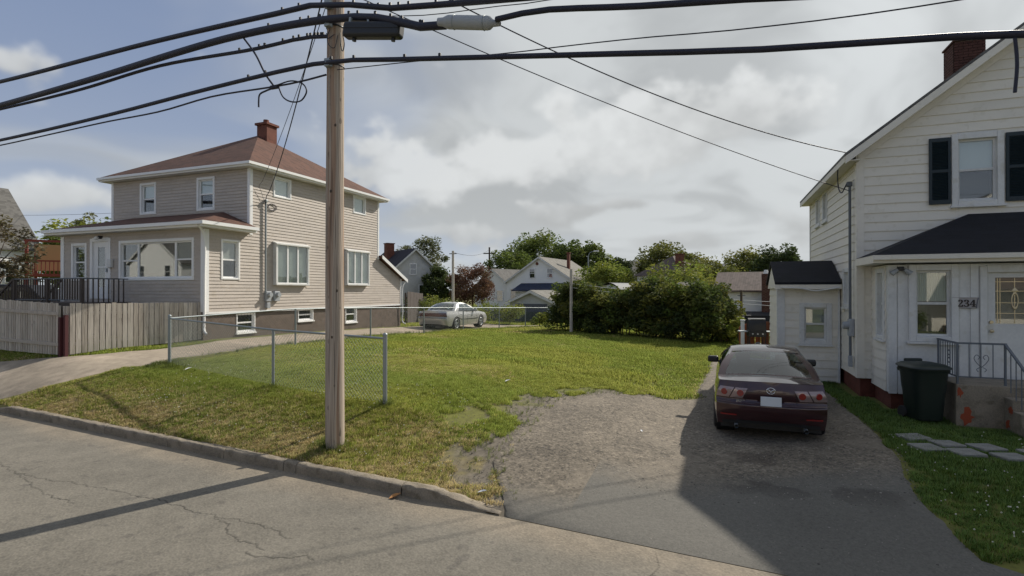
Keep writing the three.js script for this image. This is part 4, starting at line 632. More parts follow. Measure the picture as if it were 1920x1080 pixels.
  part('mortar_core', box(3.22, 3.86, 7.5, 9.5, -4.89, -4.21), M.mortar, ch); part('bricks', bricks(3.19, 3.89, 7.6, 9.48, -4.92, -4.18), M.brickDark, ch).userData.kind = 'stuff';
  part('chimney_cap', [box(3.16, 3.92, 9.502, 9.55, -4.96, -4.14), cyl([3.5, 9.55, -4.5], [3.5, 9.64, -4.5], 0.09), new THREE.CylinderGeometry(0.13, 0.15, 0.03, 14).translate(3.5, 9.66, -4.5)], M.brickDark, ch);
  // enclosed porch
  const PX = 3.22 - W0, PF = 1.2, PW = 6.9, PT = 3.12, po = sub('porch', h, [PX, 0, 0]);
  part('porch_foundation', [box(0.05, PW - 0.05, 0, 0.55, PF - 0.2, PF - 0.04), box(0.05, 0.2, 0, 0.55, 0, PF - 0.201)], M.redFound, po);
  const pw = [3.965 - 3.22, 2.35, 0.57, 1.3], pd = [5.27 - 3.22, 1.9, 0.92, 2.1];
  const pwall = new THREE.Shape([[0, 0.55], [PW, 0.55], [PW, PT], [0, PT]].map(p => new THREE.Vector2(...p)));
  for (const q of [pw, pd, [3.4, 2.35, 0.9, 1.3], [5.0, 2.35, 0.9, 1.3]]) { const [a, bb, c, e] = hole(...q), p = new THREE.Path(); p.moveTo(a, c); p.lineTo(bb, c); p.lineTo(bb, e); p.lineTo(a, e); p.closePath(); pwall.holes.push(p); }
  part('porch_wall', muv(new THREE.ExtrudeGeometry(pwall, { depth: 0.12, bevelEnabled: false }).translate(0, 0, PF - 0.12)), M.white, po);
  part('pilaster', [box(0, 0.14, 0.53, PT - 0.002, PF + 0.002, PF + 0.024), box(0.16, 0.26, 0.53, PT - 0.002, PF + 0.002, PF + 0.018)], M.white, po);
  for (const x of [1.22, 1.4]) part('pilaster', box(x - 0.06, x + 0.06, 0.53, PT - 0.002, PF + 0.002, PF + 0.02), M.white, po);
  windowUnit(h, PX + pw[0], pw[1], PF, 0, pw[2], pw[3], { trim: 0.12, frame: M.white, sash: M.white, sill: true, proud: 0.05, blind: [[M.curtain, 0.53, 1]] });
  for (const x of [3.4, 5.0]) windowUnit(h, PX + x, 2.35, PF, 0, 0.9, 1.3, { trim: 0.12, frame: M.white, sill: true });
  // porch side with narrow window
  const side = { ...s, seed: 19, butt: false };
  wallPanel(h, [PX, 0, 0], -Math.PI / 2, [[0, 0.55], [PF - 0.12, 0.55], [PF - 0.12, PT], [0, PT]], [hole(0.72, 2.32, 0.42, 1.3)], side);
  windowUnit(h, PX, 2.32, 0.72, -Math.PI / 2, 0.42, 1.3, { trim: 0.09, frame: M.white, sill: true, close: true, blind: [[M.blind, 0, 1]] });
  part('porch_wall', box(0, 0.0 + 0.1, 0.55, PT, PF - 0.118, PF - 0.121 + 0.001), M.white, po);
  // front door with leaded glass
  const dr = sub('front_door', h, [PX + pd[0], 0.85, PF]);
  part('door_frame', [rbox(-0.57, -0.46, 0, 2.22, -0.06, 0.045), rbox(0.46, 0.57, 0, 2.22, -0.06, 0.045), rbox(-0.46, 0.46, 2.1, 2.24, -0.06, 0.043)], M.white, dr);
  part('door_leaf', [box(-0.46, -0.32, 0, 2.1, -0.07, -0.02), box(0.32, 0.46, 0, 2.1, -0.07, -0.02), box(-0.32, 0.32, 2.0, 2.1, -0.07, -0.022), box(-0.32, 0.32, 0, 1.12, -0.07, -0.022)], M.white, dr);
  part('pane', box(-0.32, 0.32, 1.12, 2.0, -0.05, -0.045), M.glass, dr); part('door_backing', box(-0.44, 0.44, 0.02, 2.06, -0.4, -0.38), M.greyBlind, dr);
  const came = []; for (const x of [-0.28, -0.24, -0.02, 0.24, 0.28]) came.push(box(x - 0.006, x + 0.006, 1.13, 1.99, -0.044, -0.036)); for (const y of [1.32, 1.52, 1.74, 1.92]) came.push(box(-0.32, 0.32, y - 0.006, y + 0.006, -0.043, -0.035));
  part('glass_came', came, M.brass, dr); part('glass_ornament', [new THREE.TorusGeometry(0.06, 0.012, 6, 20).scale(0.8, 2.4, 1).translate(-0.02, 1.56, -0.034), new THREE.OctahedronGeometry(0.05, 0).scale(1, 1.3, 0.2).translate(-0.02, 1.75, -0.032)], M.brass, dr);
  part('deadbolt', new THREE.CylinderGeometry(0.03, 0.03, 0.05, 14).rotateX(1.571).translate(-0.39, 1.15, 0.0), M.brass, dr); part('door_knob', new THREE.SphereGeometry(0.035, 14, 10).translate(-0.39, 0.98, 0.03), M.brass, dr);
  // number plaque
  const pl = sub('number_plaque', h, [PX + 1.25, 2.36, PF + 0.024]);
  part('plaque_board', [box(-0.2, 0.2, -0.1, 0.1, 0, 0.012), box(-0.21, 0.21, 0.1, 0.112, 0, 0.03)], mat(0.42, 0.4, 0.4, 0.6), pl); part('plaque_frame', [bar([-0.195, 0.1, 0.018], [-0.155, -0.1, 0.018], 0.012, 0.028), bar([0.2, 0.1, 0.018], [0.165, -0.1, 0.018], 0.01, 0.012), box(-0.17, 0.17, -0.1, -0.092, 0.012, 0.022)], M.iron, pl);
  const tg = new TextGeometry('234', { font, size: 0.135, depth: 0.014, curveSegments: 5 }); tg.computeBoundingBox(); const bb = tg.boundingBox; tg.scale(0.28 / (bb.max.x - bb.min.x), 1, 1).translate(-0.125, -0.07, 0.012);
  part('numerals', tg, mat(0.03, 0.022, 0.02, 0.5), pl);
  // porch roof, hipped
  const pr = sub('porch_roof', h), ex = PX - 0.32, e2 = PX + PW + 0.32, ez = PF + 0.32, ey = 3.31, ty = 4.22;
  part('roof_slopes', polyGeo([[[ex, ey, ez], [e2, ey, ez], [e2 - 1.6, ty, 0.03], [ex + 2.05, ty, 0.03]], [[ex, ey, 0.03], [ex, ey, ez], [ex + 2.05, ty, 0.03]], [[e2, ey, ez], [e2, ey, 0.03], [e2 - 1.6, ty, 0.03]]]), M.roofDark, pr);
  part('fascia', [box(ex, e2, ey - 0.16, ey - 0.004, ez - 0.03, ez - 0.004), box(ex + 0.004, ex + 0.03, ey - 0.16, ey - 0.004, 0.03, ez - 0.031), box(e2 - 0.03, e2 - 0.004, ey - 0.16, ey - 0.004, 0.03, ez - 0.031)], M.sidingA, pr);
  part('gutter', box(ex - 0.02, e2, ey - 0.1, ey - 0.012, ez, ez + 0.07), M.sidingB, pr);
  part('soffit', [box(ex + 0.03, e2 - 0.03, ey - 0.16, ey - 0.145, 0.03, ez - 0.032)], M.white, pr);
  const fl = sub('flood_light', h, [PX + 0.2, 3.02, PF + 0.05]);
  part('bracket', [rbox(-0.05, 0.05, -0.02, 0.06, -0.03, 0.05, 0.01)], M.plastic, fl);
  for (const sd of [-1, 1]) part('lamp_head', new THREE.CylinderGeometry(0.035, 0.055, 0.13, 14).rotateZ(sd * 0.9).translate(sd * 0.11, -0.04, 0.04), M.pvcGrey, fl);
  // rear annex beside the driveway
  const an = sub('annex', h, [1.5 - W0, 0, FD - 15.68]), AW = W0 - 1.5 - 0.04, AD = 2.3;
  wallPanel(h, [1.5 - W0, 0, FD - 15.68], 0, [[0, 0.2], [AW, 0.2], [AW, 2.66], [0, 2.66]], [hole(2.36 - 1.5, 1.74, 0.5, 0.84)], { ...s, seed: 24, name: 'annex_wall', butt: false });
  wallPanel(h, [1.5 - W0, 0, FD - 15.68 - AD], -Math.PI / 2, [[0, 0.2], [AD, 0.2], [AD, 2.66], [0, 2.66]], [], { ...s, seed: 25, name: 'annex_wall', butt: false });
  wallPanel(h, [-0.04, 0, FD - 15.68 - AD], Math.PI, [[0, 0.2], [AW, 0.2], [AW, 3.3], [0, 3.3]], [], { ...s, seed: 26, name: 'annex_wall', single: false });
  windowUnit(h, 2.36 - W0, 1.74, FD - 15.68, 0, 0.5, 0.84, { trim: 0.12, frame: M.white, sash: M.white, sill: true, proud: 0.04, blind: [[M.greyBlind, 0, 1]] });
  part('corner_board', [box(-0.001, 0.15, 0.2, 2.64, 0.002, 0.034), box(-0.032, -0.002, 0.2, 2.64, -0.12, 0.036), box(AW - 0.05, AW, 0.2, 2.66, 0.002, 0.03)], M.white, an);
  for (const [x, z] of [[0.15, -0.2], [AW - 0.15, -0.2], [0.15, -AD + 0.2], [AW - 0.15, -AD + 0.2]]) part('pier', box(x - 0.1, x + 0.1, -0.1, 0.19, z - 0.1, z + 0.1), M.concrete, an);
  part('floor', box(0.01, AW - 0.01, 0.2, 0.26, -AD + 0.11, -0.11), M.greyWood[3], an);
  part('annex_roof', slab([[-0.1, 2.82, 0.25], [AW, 2.82, 0.25], [AW, 3.42, -1.0], [-0.1, 3.42, -1.0]], 0.06), M.roofDark, an); part('annex_roof', slab([[-0.1, 3.42, -1.0], [AW, 3.42, -1.0], [AW, 2.82, -AD - 0.2], [-0.1, 2.82, -AD - 0.2]], 0.06), M.roofDark, an);
  part('fascia', [box(-0.1, AW, 2.64, 2.755, 0.2, 0.245), polyGeo([[[-0.06, 2.66, 0.1], [-0.06, 3.34, -1.0], [-0.06, 2.66, -AD - 0.1]]])], M.sidingA, an);
  part('gutter_pipe', tube([[0.05, 2.68, 0.27], [0.5, 2.66, 0.28], [0.8, 2.6, 0.28], [1.35, 2.68, 0.27]], 0.018, 24, 6), M.white, an);
  // service entrance on the side wall
  const mt = sub('meter_mast', h, [-0.02, 0, FD - 14.3], -Math.PI / 2);
  part('conduit', [cyl([0, 0.95, 0.07], [0, 5.05, 0.07], 0.03), rbox(-0.06, 0.05, 5.0, 5.12, 0.02, 0.14, 0.03)], M.iron, mt);
  part('meter_box', rbox(-0.15, 0.1, 1.55, 1.95, 0.0, 0.1, 0.02), M.pvcGrey, mt); part('meter_glass', new THREE.CylinderGeometry(0.085, 0.09, 0.13, 20).rotateX(1.571).translate(-0.03, 1.8, 0.15), M.pvcGrey, mt);
  part('conduit_foot', rbox(-0.05, 0.05, 0.85, 1.1, 0.03, 0.11, 0.01), M.pvcGrey, mt);
  part('drip_loop', tube([[0.02, 5.06, 0.14], [-0.12, 4.9, 0.2], [-0.35, 5.0, 0.22], [-0.4, 5.3, 0.24], [-0.2, 5.62, 0.26]], 0.014, 30, 6), M.cable, mt);
}
// ------------------------------------------------------------------ concrete front steps, railing, bin, slabs
{
  const st = thing('front_steps', 'stained concrete front steps with black iron railing at the white house', 'steps', [3.98, 0, -12.75]);
  part('landing', rbox(0, 1.55, 0.05, 0.93, -0.02, 0.98, 0.02), M.concrete, st);
  for (let i = 0; i < 4; i++) part('tread', rbox(0.68, 1.55, 0.05, 0.75 - i * 0.19, 0.985 + i * 0.29, 1.27 + i * 0.29, 0.015), M.concrete, st);
  const rail = [[0.04, 1.66, 0.02], [0.04, 1.66, 0.93], [0.72, 1.66, 0.93]];
  part('rail', [bar(rail[0], rail[1], 0.035, 0.03), bar([0.02, 1.66, 0.93], [0.74, 1.66, 0.93], 0.03, 0.032), bar([0.72, 1.66, 0.93], [0.72, 1.02, 2.0], 0.035, 0.03), tube([[0.72, 1.03, 2.0], [0.72, 0.9, 2.1], [0.72, 0.75, 2.08], [0.72, 0.78, 2.0]], 0.014, 20, 6)], M.iron, st);
  part('rail', [bar([0.04, 1.06, 0.06], [0.04, 1.06, 0.9], 0.02, 0.02), bar([0.06, 1.06, 0.93], [0.7, 1.06, 0.93], 0.02, 0.02)], M.iron, st);
  for (const [x, z] of [[0.04, 0.05], [0.04, 0.93], [0.72, 0.93]]) part('post', box(x - 0.015, x + 0.015, 0.925, 1.645, z - 0.015, z + 0.015), M.iron, st);
  part('post', box(0.705, 0.735, 0.2, 1.02, 1.96, 1.99), M.iron, st);
  for (let i = 1; i < 8; i++) part('baluster', box(0.034, 0.046, 1.07, 1.645, 0.05 + i * 0.11, 0.062 + i * 0.11), M.iron, st);
  for (const x of [0.21, 0.38, 0.55]) part('baluster', box(x - 0.006, x + 0.006, 1.07, 1.645, 0.924, 0.936), M.iron, st);
  for (let i = 1; i < 6; i++) { const f = i / 6; part('baluster', box(0.714, 0.726, lerp(0.95, 0.3, f), lerp(1.63, 1.04, f), lerp(0.94, 1.98, f), lerp(0.952, 1.992, f)), M.iron, st); }
  for (const sd of [-1, 1]) part('heart_scroll', [tube([[0.38, 1.24, 0.945], [0.38 + sd * 0.07, 1.32, 0.945], [0.38 + sd * 0.105, 1.4, 0.945], [0.38 + sd * 0.07, 1.46, 0.945], [0.38 + sd * 0.025, 1.42, 0.945], [0.38 + sd * 0.05, 1.38, 0.945]], 0.006, 26, 5), tube([[0.38 + sd * 0.02, 1.24, 0.945], [0.38 + sd * 0.07, 1.2, 0.945], [0.38 + sd * 0.045, 1.16, 0.945]], 0.006, 14, 5)], M.iron, st);
  part('heart_scroll', [0, 1].map(k => tube([[0.052, 1.5 - k * 0.14, 0.52], [0.052, 1.45 - k * 0.14, 0.58], [0.052, 1.4 - k * 0.14, 0.52], [0.052, 1.45 - k * 0.14, 0.46], [0.052, 1.5 - k * 0.14, 0.52]], 0.008, 20, 5)), M.iron, st);
  // worn orange paint left on the concrete, as chips with outlines of their own
  const op = mat(0.3, 0.055, 0.018, 0.7), chip = (cx, cy, rx, ry, seed) => { const r = rng(seed), sh = new THREE.Shape(); for (let i = 0; i < 13; i++) { const a = i / 13 * 6.283, k = 0.4 + 0.9 * r(); i ? sh.lineTo(cx + Math.cos(a) * rx * k, cy + Math.sin(a) * ry * k) : sh.moveTo(cx + Math.cos(a) * rx * k, cy + Math.sin(a) * ry * k); } sh.closePath(); return new THREE.ExtrudeGeometry(sh, { depth: 0.003, bevelEnabled: false }); };
  part('paint_patch', chip(0.17, 0.36, 0.11, 0.14, 1).translate(0, 0, 0.981), op, st); part('paint_patch', chip(0.03, 0.78, 0.05, 0.09, 2).translate(0.03, 0, 0.981), op, st);
  part('paint_patch', chip(1.1, 0.64, 0.12, 0.06, 3).translate(0, 0, 1.271), op, st); part('paint_patch', chip(1.2, 0.45, 0.1, 0.06, 4).translate(0, 0, 1.561), op, st); part('paint_patch', chip(1.3, 0.25, 0.1, 0.06, 5).translate(0, 0, 1.851), op, st);
  part('paint_patch', [0.5, 0.75].map((y, i) => chip(1.12 + i * 0.1, y - 0.2, 0.09, 0.08, 7 + i).rotateY(-Math.PI / 2).translate(0.678, 0, 0)), op, st);

  const bn = thing('wheelie_bin', 'dark green wheeled rubbish bin beside the concrete steps', 'bin', [3.55, hgt(3.55, 12.0), -11.95], 0.25);
  const sec = (y, a, b, r) => { const o = []; for (let i = 0; i < 32; i++) { const t = i / 32 * 6.283, c = Math.cos(t), s2 = Math.sin(t), k = Math.pow(Math.pow(Math.abs(c), 5) + Math.pow(Math.abs(s2), 5), -0.2); o.push(V(a * c * k, y, b * s2 * k)); } o.push(o[0].clone()); return o; };
  part('bin_body', quadMesh([sec(0.03, 0.2, 0.22), sec(0.05, 0.22, 0.25), sec(0.55, 0.255, 0.29), sec(0.6, 0.262, 0.30), sec(0.9, 0.285, 0.33), sec(0.93, 0.31, 0.355), sec(0.97, 0.31, 0.355)]), M.binGreen, bn);
  const lid = sub('lid', bn, [0, 0.98, 0]); part('lid_shell', quadMesh([sec(0, 0.335, 0.385), sec(0.03, 0.33, 0.38), sec(0.075, 0.26, 0.3), sec(0.095, 0.12, 0.14), sec(0.1, 0.001, 0.001)]), M.binGreen, lid); part('hinge_grip', [rbox(-0.12, 0.2, 0.05, 0.12, -0.4, -0.33, 0.03)], M.binGreen, lid);
  part('handle', [cyl([-0.22, 0.9, -0.4], [0.22, 0.9, -0.4], 0.02), rbox(-0.22, -0.18, 0.86, 0.94, -0.41, -0.3, 0.01), rbox(0.18, 0.22, 0.86, 0.94, -0.41, -0.3, 0.01)], M.binGreen, bn);
  for (const x of [-0.25, 0.25]) part('wheel', new THREE.CylinderGeometry(0.11, 0.11, 0.05, 22).rotateZ(1.571).translate(x, 0.11, -0.2), M.rubber, bn);
  [[2.97, 10.46, 0.1], [3.32, 10.2, 0.08], [3.82, 10.2, 0.05], [4.4, 10.1, 0.05], [2.98, 9.88, 0.06], [3.42, 9.78, 0.02], [3.95, 9.76, 0.03], [4.5, 9.7, 0.02]].forEach(([x, d, a], i) => { const y = hgt(x, d); tag(part('paving_slab', rbox(-0.19, 0.19, 0, 0.05, -0.17, 0.17, 0.015), M.slabStone), 'square pale stepping slab sunk in the lawn before the concrete steps', 'paving slab', 'stepping slabs in the lawn').position.set(x, y - 0.005, -d); const sl = scene.children[scene.children.length - 1]; sl.rotation.set(0.03 * Math.sin(i * 5), 0.28 + a + 0.08 * Math.sin(i * 3.7), 0.03 * Math.cos(i * 4)); });
}
// ------------------------------------------------------------------ sedans
// Local frame: x to the right, y up, forward is -z; the origin lies on the ground at the car's middle.
function sedan(name, label, pos, heading, pitch, P, mats) {
  const car = thing(name, label, 'car', pos, heading); car.rotation.order = 'YXZ'; car.rotation.x = pitch;
  const L = P.L, Z = q => L / 2 - q;                                  // q: distance from the rear bumper
  const shoulder = table(P.shoulder), half = table(P.half), R = P.tyre, axles = [P.rearAxle, P.rearAxle + P.wheelbase], arch = R + 0.05;
  const NV = 16, vy = i => { const f = i / NV; return f; };
  const zr = f => 0.05 * Math.pow(1 - f, 2) * (f < 0.3 ? 1 : 0.4) + (f > P.trunkV ? 0.07 + 0.04 * Math.sin((f - P.trunkV) / (1 - P.trunkV) * 3.14) * -1 + 0.03 * (f - P.trunkV) : 0) + 0.05 * sstep(0.25, 0, f);
  const zf = f => 0.08 * sstep(0.3, 0, f) + 0.12 * sstep(0.55, 1, f);
  const prof = f => 0.945 + 0.055 * Math.sin(Math.min(1, f * 1.25) * 2.6) - (f > 0.8 ? 0.05 * (f - 0.8) / 0.2 : 0);
  const RW = 0.2, FW = 0.32;
  const yAt = (f, q) => { const b = P.sill + 0.13 * (sstep(0.5, 0.1, q) + sstep(L - 0.5, L - 0.1, q)); let y = lerp(b, shoulder(q), f); for (const a of axles) { const d = Math.abs(q - a); if (d < arch) y = Math.max(y, R + Math.sqrt(arch * arch - d * d) + 0.002 * f); } return Math.min(y, shoulder(q)); };
  const paint = [];
  const us = []; for (let i = 0; i <= 90; i++) us.push(i / 90);
  const sidePt = (f, u, s) => { const q = lerp(zr(f) + RW, L - zf(f) - FW, u), y = yAt(f, q), ff = clamp((y - P.sill) / (shoulder(q) - P.sill)); return V(s * half(q) * prof(ff), y, Z(q)); };
  for (const s of [1, -1]) paint.push(quadMesh(us.map(u => { const c = []; for (let j = 0; j <= NV; j++) c.push(sidePt(j / NV, u, s)); return c; }), s < 0));
  const ws = []; for (let k = -14; k <= 14; k++) ws.push(Math.sign(k) * Math.pow(Math.abs(k) / 14, 0.85));
  const rearPt = (f, w) => { const q = zr(f) + RW * Math.pow(Math.abs(w), 3.2), e = sidePt(f, 0, 1); const y = lerp(yAt(f, q) + (f === 1 ? P.crown * 0.6 * (1 - w * w) : 0), e.y, Math.pow(Math.abs(w), 3)); return V(w * e.x, y, Z(q)); };
  const frontPt = (f, w) => { const q = L - zf(f) - FW * Math.pow(Math.abs(w), 2.6), e = sidePt(f, 1, 1); return V(w * e.x, lerp(yAt(f, q) + (f === 1 ? P.crown * 0.6 * (1 - w * w) : 0), e.y, Math.pow(Math.abs(w), 3)), Z(q)); };
  const fs = []; for (let j = 0; j <= NV; j++) fs.push(j / NV);
  paint.push(quadMesh(ws.map(w => fs.map(f => rearPt(f, w))), false), quadMesh(ws.map(w => fs.map(f => frontPt(f, w))), true));
  const topPt = (u, w) => { const q0 = zr(1) + RW * Math.pow(Math.abs(w), 3.2), q1 = L - zf(1) - FW * Math.pow(Math.abs(w), 2.6), q = lerp(q0, q1, u), e = lerp(zr(1) + RW, L - zf(1) - FW, u); const ends = Math.min(1, Math.min(u, 1 - u) * 14); return V(w * half(e) * prof(1), shoulder(lerp(q, e, w * w)) + P.crown * (0.6 + 0.4 * ends) * (1 - w * w), Z(q)); };
  const tq = []; for (let i = 0; i <= 70; i++) tq.push(i / 70);
  const inCabin = u => { const q = u * L; return q > P.glassRear + 0.18 && q < P.cowl - 0.22; };
  const lo = tq.filter(u => u * L <= P.glassRear + 0.28), hi = tq.filter(u => u * L >= P.cowl - 0.32);
  for (const us2 of [lo, hi]) paint.push(quadMesh(us2.map(u => ws.map(w => topPt(u, w))), false));
  // cabin: a closed loop lofted from belt to roof
  const loop = []; const NS = 26, NE = 14;
  for (let k = -NE; k <= NE; k++) loop.push({ e: 'rear', w: k / NE }); for (let k = 1; k < NS; k++) loop.push({ e: 'right', p: k / NS }); for (let k = NE; k >= -NE; k--) loop.push({ e: 'front', w: k / NE }); for (let k = NS - 1; k > 0; k--) loop.push({ e: 'left', p: k / NS });
  const bw = q => half(q) * 0.93, rw = P.roofHalf;
  const baseP = o => { if (o.e === 'rear') { const q = P.glassRear + 0.16 * o.w * o.w; return V(o.w * bw(q), shoulder(q) - 0.01 + P.crown * (1 - o.w * o.w), Z(q)); } if (o.e === 'front') { const q = P.cowl - 0.3 * o.w * o.w; return V(o.w * bw(q), shoulder(q) - 0.01 + P.crown * (1 - o.w * o.w), Z(q)); } const q = lerp(P.glassRear + 0.16, P.cowl - 0.3, o.p), s = o.e === 'right' ? 1 : -1; return V(s * bw(q), shoulder(q) - 0.01, Z(q)); };
  const roofY = q => P.H - 0.05 - 0.05 * Math.pow((q - (P.roofR + P.roofF) / 2) / ((P.roofF - P.roofR) / 2), 2);
  const roofP = o => { if (o.e === 'rear') { const q = P.roofR + 0.07 * o.w * o.w; return V(o.w * rw, roofY(P.roofR) + 0.045 * (1 - o.w * o.w), Z(q)); } if (o.e === 'front') { const q = P.roofF - 0.1 * o.w * o.w; return V(o.w * rw, roofY(P.roofF) + 0.045 * (1 - o.w * o.w), Z(q)); } const q = lerp(P.roofR + 0.07, P.roofF - 0.1, o.p), s = o.e === 'right' ? 1 : -1; return V(s * (rw + 0.03 * Math.sin(o.p * 3.14)), roofY(q), Z(q)); };
  const vs = [0, 0.05, 0.2, 0.35, 0.5, 0.65, 0.8, 0.9, 0.96, 1];
  const cabin = (o, v) => { const a = baseP(o), b = roofP(o), p = a.clone().lerp(b, v), bl = 0.05 * Math.sin(v * 3.14); if (o.e === 'right') p.x += bl; else if (o.e === 'left') p.x -= bl; else p.y += bl * 0.7; const cw = o.w === undefined ? 0 : Math.abs(o.w); if (o.e === 'rear') p.z += bl * 0.4 * (1 - cw); if (o.e === 'front') p.z -= bl * 0.5 * (1 - cw); if (o.e !== 'right' && o.e !== 'left' && cw > 0.8) { const t = (cw - 0.8) / 0.2; p.x += Math.sign(o.w) * bl * t; } return p; };
  const kind = o => o.e === 'rear' ? (Math.abs(o.w) < 0.87 ? 'rear' : '') : o.e === 'front' ? (Math.abs(o.w) < 0.94 ? 'front' : '') : (o.p < P.cPillar || o.p > 0.96) ? '' : Math.abs(o.p - P.bPillar) < 0.02 ? 'pillar' : o.e + (o.p < P.bPillar ? '1' : '2');
  const mid = (a, b) => a.e === b.e ? (a.e === 'right' || a.e === 'left' ? { e: a.e, p: (a.p + b.p) / 2 } : { e: a.e, w: (a.w + b.w) / 2 }) : (a.e === 'right' || a.e === 'left') ? { e: a.e, p: a.p < 0.5 ? 0.01 : 0.99 } : { e: b.e, p: b.p < 0.5 ? 0.01 : 0.99 };
  const strips = {}; const runs = [];
  for (let i = 0; i < loop.length; i++) { const a = loop[i], b = loop[(i + 1) % loop.length], k = kind(mid(a, b)); if (runs.length && runs[runs.length - 1].k === k) runs[runs.length - 1].pts.push(b); else runs.push({ k, pts: [a, b] }); }
  const glassParts = {};
  for (const { k, pts } of runs) {
    const band = (v0, v1) => quadMesh(pts.map(o => vs.filter(v => v >= v0 && v <= v1).map(v => cabin(o, v))), false);
    if (k === '') paint.push(band(0, 1)); else if (k === 'pillar') (glassParts.pillar ||= []).push(band(0, 0.96)), paint.push(band(0.96, 1));
    else { paint.push(band(0, 0.05), band(k === 'rear' || k === 'front' ? 0.96 : 0.9, 1)); (glassParts[k] ||= []).push(band(0.05, k === 'rear' || k === 'front' ? 0.96 : 0.9)); }
  }
  const rg = []; for (let i = 0; i <= 20; i++) { const row = []; for (let k = -NE; k <= NE; k++) { const w = k / NE, u = i / 20, a = roofP({ e: 'rear', w }), b = roofP({ e: 'front', w }), q = lerp(P.roofR + 0.07 * w * w, P.roofF - 0.1 * w * w, u); const edge = rw + 0.03 * Math.sin(clamp((q - P.roofR - 0.07) / (P.roofF - P.roofR - 0.17)) * 3.14); row.push(V(w * edge, roofY(clamp(q, P.roofR, P.roofF)) + 0.045 * (1 - w * w), Z(q))); } rg.push(row); }
  paint.push(quadMesh(rg, false));
  part('body', paint, mats.paint, car);
  for (const [k, nm] of [['rear', 'rear_window'], ['front', 'windscreen'], ['right1', 'side_window'], ['right2', 'side_window'], ['left1', 'side_window'], ['left2', 'side_window']]) if (glassParts[k]) part(nm, glassParts[k], M.carGlass, car);
  if (glassParts.pillar) part('door_pillar', glassParts.pillar, M.plastic, car);
  // trim, underbody, seats
  part('underbody', [box(-half(L / 2) * 0.86, half(L / 2) * 0.86, 0.2, 0.42, Z(L - 0.35), Z(0.3)), ...axles.flatMap(a => [-1, 1].map(s => new THREE.CylinderGeometry(arch - 0.015, arch - 0.015, 0.3, 24, 1, true).rotateZ(1.571).translate(s * (half(a) - 0.19), R, Z(a))))], M.plastic, car);
  part('parcel_shelf', box(-0.6, 0.6, shoulder(1) - 0.08, shoulder(1) - 0.05, Z(P.glassRear + 0.75), Z(P.glassRear + 0.12)), M.seat, car);
  for (const [x, q, h2] of [[-0.36, 2.15, 1.12], [0.36, 2.15, 1.12], [-0.36, P.glassRear + 0.9, 1.1], [0.36, P.glassRear + 0.9, 1.1]]) part('seat', [rbox(x - 0.24, x + 0.24, 0.42, h2 - 0.06, Z(q) - 0.08, Z(q) + 0.08, 0.06, 3), rbox(x - 0.13, x + 0.13, h2 - 0.04, h2 + 0.12, Z(q) - 0.05, Z(q) + 0.05, 0.04, 3), rbox(x - 0.24, x + 0.24, 0.4, 0.56, Z(q + 0.5), Z(q), 0.05, 3)], M.seat, car);
  part('dashboard', rbox(-0.66, 0.66, 0.6, shoulder(3) + 0.02, Z(P.cowl - 0.05), Z(P.cowl - 0.55), 0.06, 3), M.seat, car);
  for (const a of axles) for (const s of [-1, 1]) {
    const w = sub('wheel', car, [s * (half(a) - 0.1), R, Z(a)]);
    part('tyre', new THREE.LatheGeometry([[R * 0.62, -0.095], [R * 0.86, -0.105], [R * 0.97, -0.085], [R, -0.05], [R, 0.05], [R * 0.97, 0.085], [R * 0.86, 0.105], [R * 0.62, 0.095]].map(v => new THREE.Vector2(...v)), 36).rotateZ(1.571), M.rubber, w);
    const sp = [new THREE.TorusGeometry(R * 0.62, 0.018, 8, 36).rotateY(1.571).translate(s * 0.085, 0, 0), new THREE.CylinderGeometry(0.055, 0.055, 0.05, 18).rotateZ(1.571).translate(s * 0.07, 0, 0)]; for (let k = 0; k < 5; k++) sp.push(box(-0.015, 0.015, 0.03, R * 0.62, -0.032, 0.032).translate(s * 0.07, 0, 0).rotateX(k * 1.2566));
    part('rim', sp, M.steel, w); part('brake', new THREE.CylinderGeometry(R * 0.6, R * 0.6, 0.02, 24).rotateZ(1.571).translate(s * 0.02, 0, 0), M.plastic, w);
  }
  for (const s of [-1, 1]) part('door_mirror', [rbox(-0.11, 0.11, -0.065, 0.075, -0.05, 0.06, 0.045, 4).translate(s * (bw(P.cowl) + 0.11), shoulder(P.cowl - 0.7) + 0.06, Z(P.cowl - 0.62)), rbox(-0.08, 0.08, -0.02, 0.02, -0.02, 0.03, 0.015).translate(s * (bw(P.cowl) + 0.03), shoulder(P.cowl - 0.7) + 0.02, Z(P.cowl - 0.62))], mats.mirror, car);
  // patches laid on the rear face: f0..f1 up, w0..w1 across, pushed out by off
  const patch = (f0, f1, w0, w1, off, shape) => { const n = 12, g = []; for (let i = 0; i <= n; i++) { const row = []; for (let j = 0; j <= n; j++) { const a = i / n, b2 = j / n; let w = lerp(w0, w1, a), f = lerp(f0, f1, b2); if (shape) [w, f] = shape(a, b2, w, f); const p = rearPt(f, clamp(w, -1, 1)), e = 0.01, du = rearPt(f, clamp(w + e, -1, 1)).sub(rearPt(f, clamp(w - e, -1, 1))), dv = rearPt(Math.min(1, f + e), w).sub(rearPt(f - e, w)); p.addScaledVector(du.cross(dv).normalize(), off); row.push(p); } g.push(row); } return quadMesh(g, false); };
  const sidePatch = (f0, f1, u0, u1, off, s) => { const n = 8, g = []; for (let i = 0; i <= n; i++) { const row = []; for (let j = 0; j <= n; j++) { const p = sidePt(lerp(f0, f1, j / n), lerp(u0, u1, i / n), s); p.x += s * off; row.push(p); } g.push(row); } return quadMesh(g, s < 0); };
  for (const s of [-1, 1]) for (const u of [0.26, 0.46, 0.70]) part('door_seam', sidePatch(u === 0.26 ? 0.45 : 0.1, 0.98, u, u + 0.004, 0.002, s), M.plastic, car);
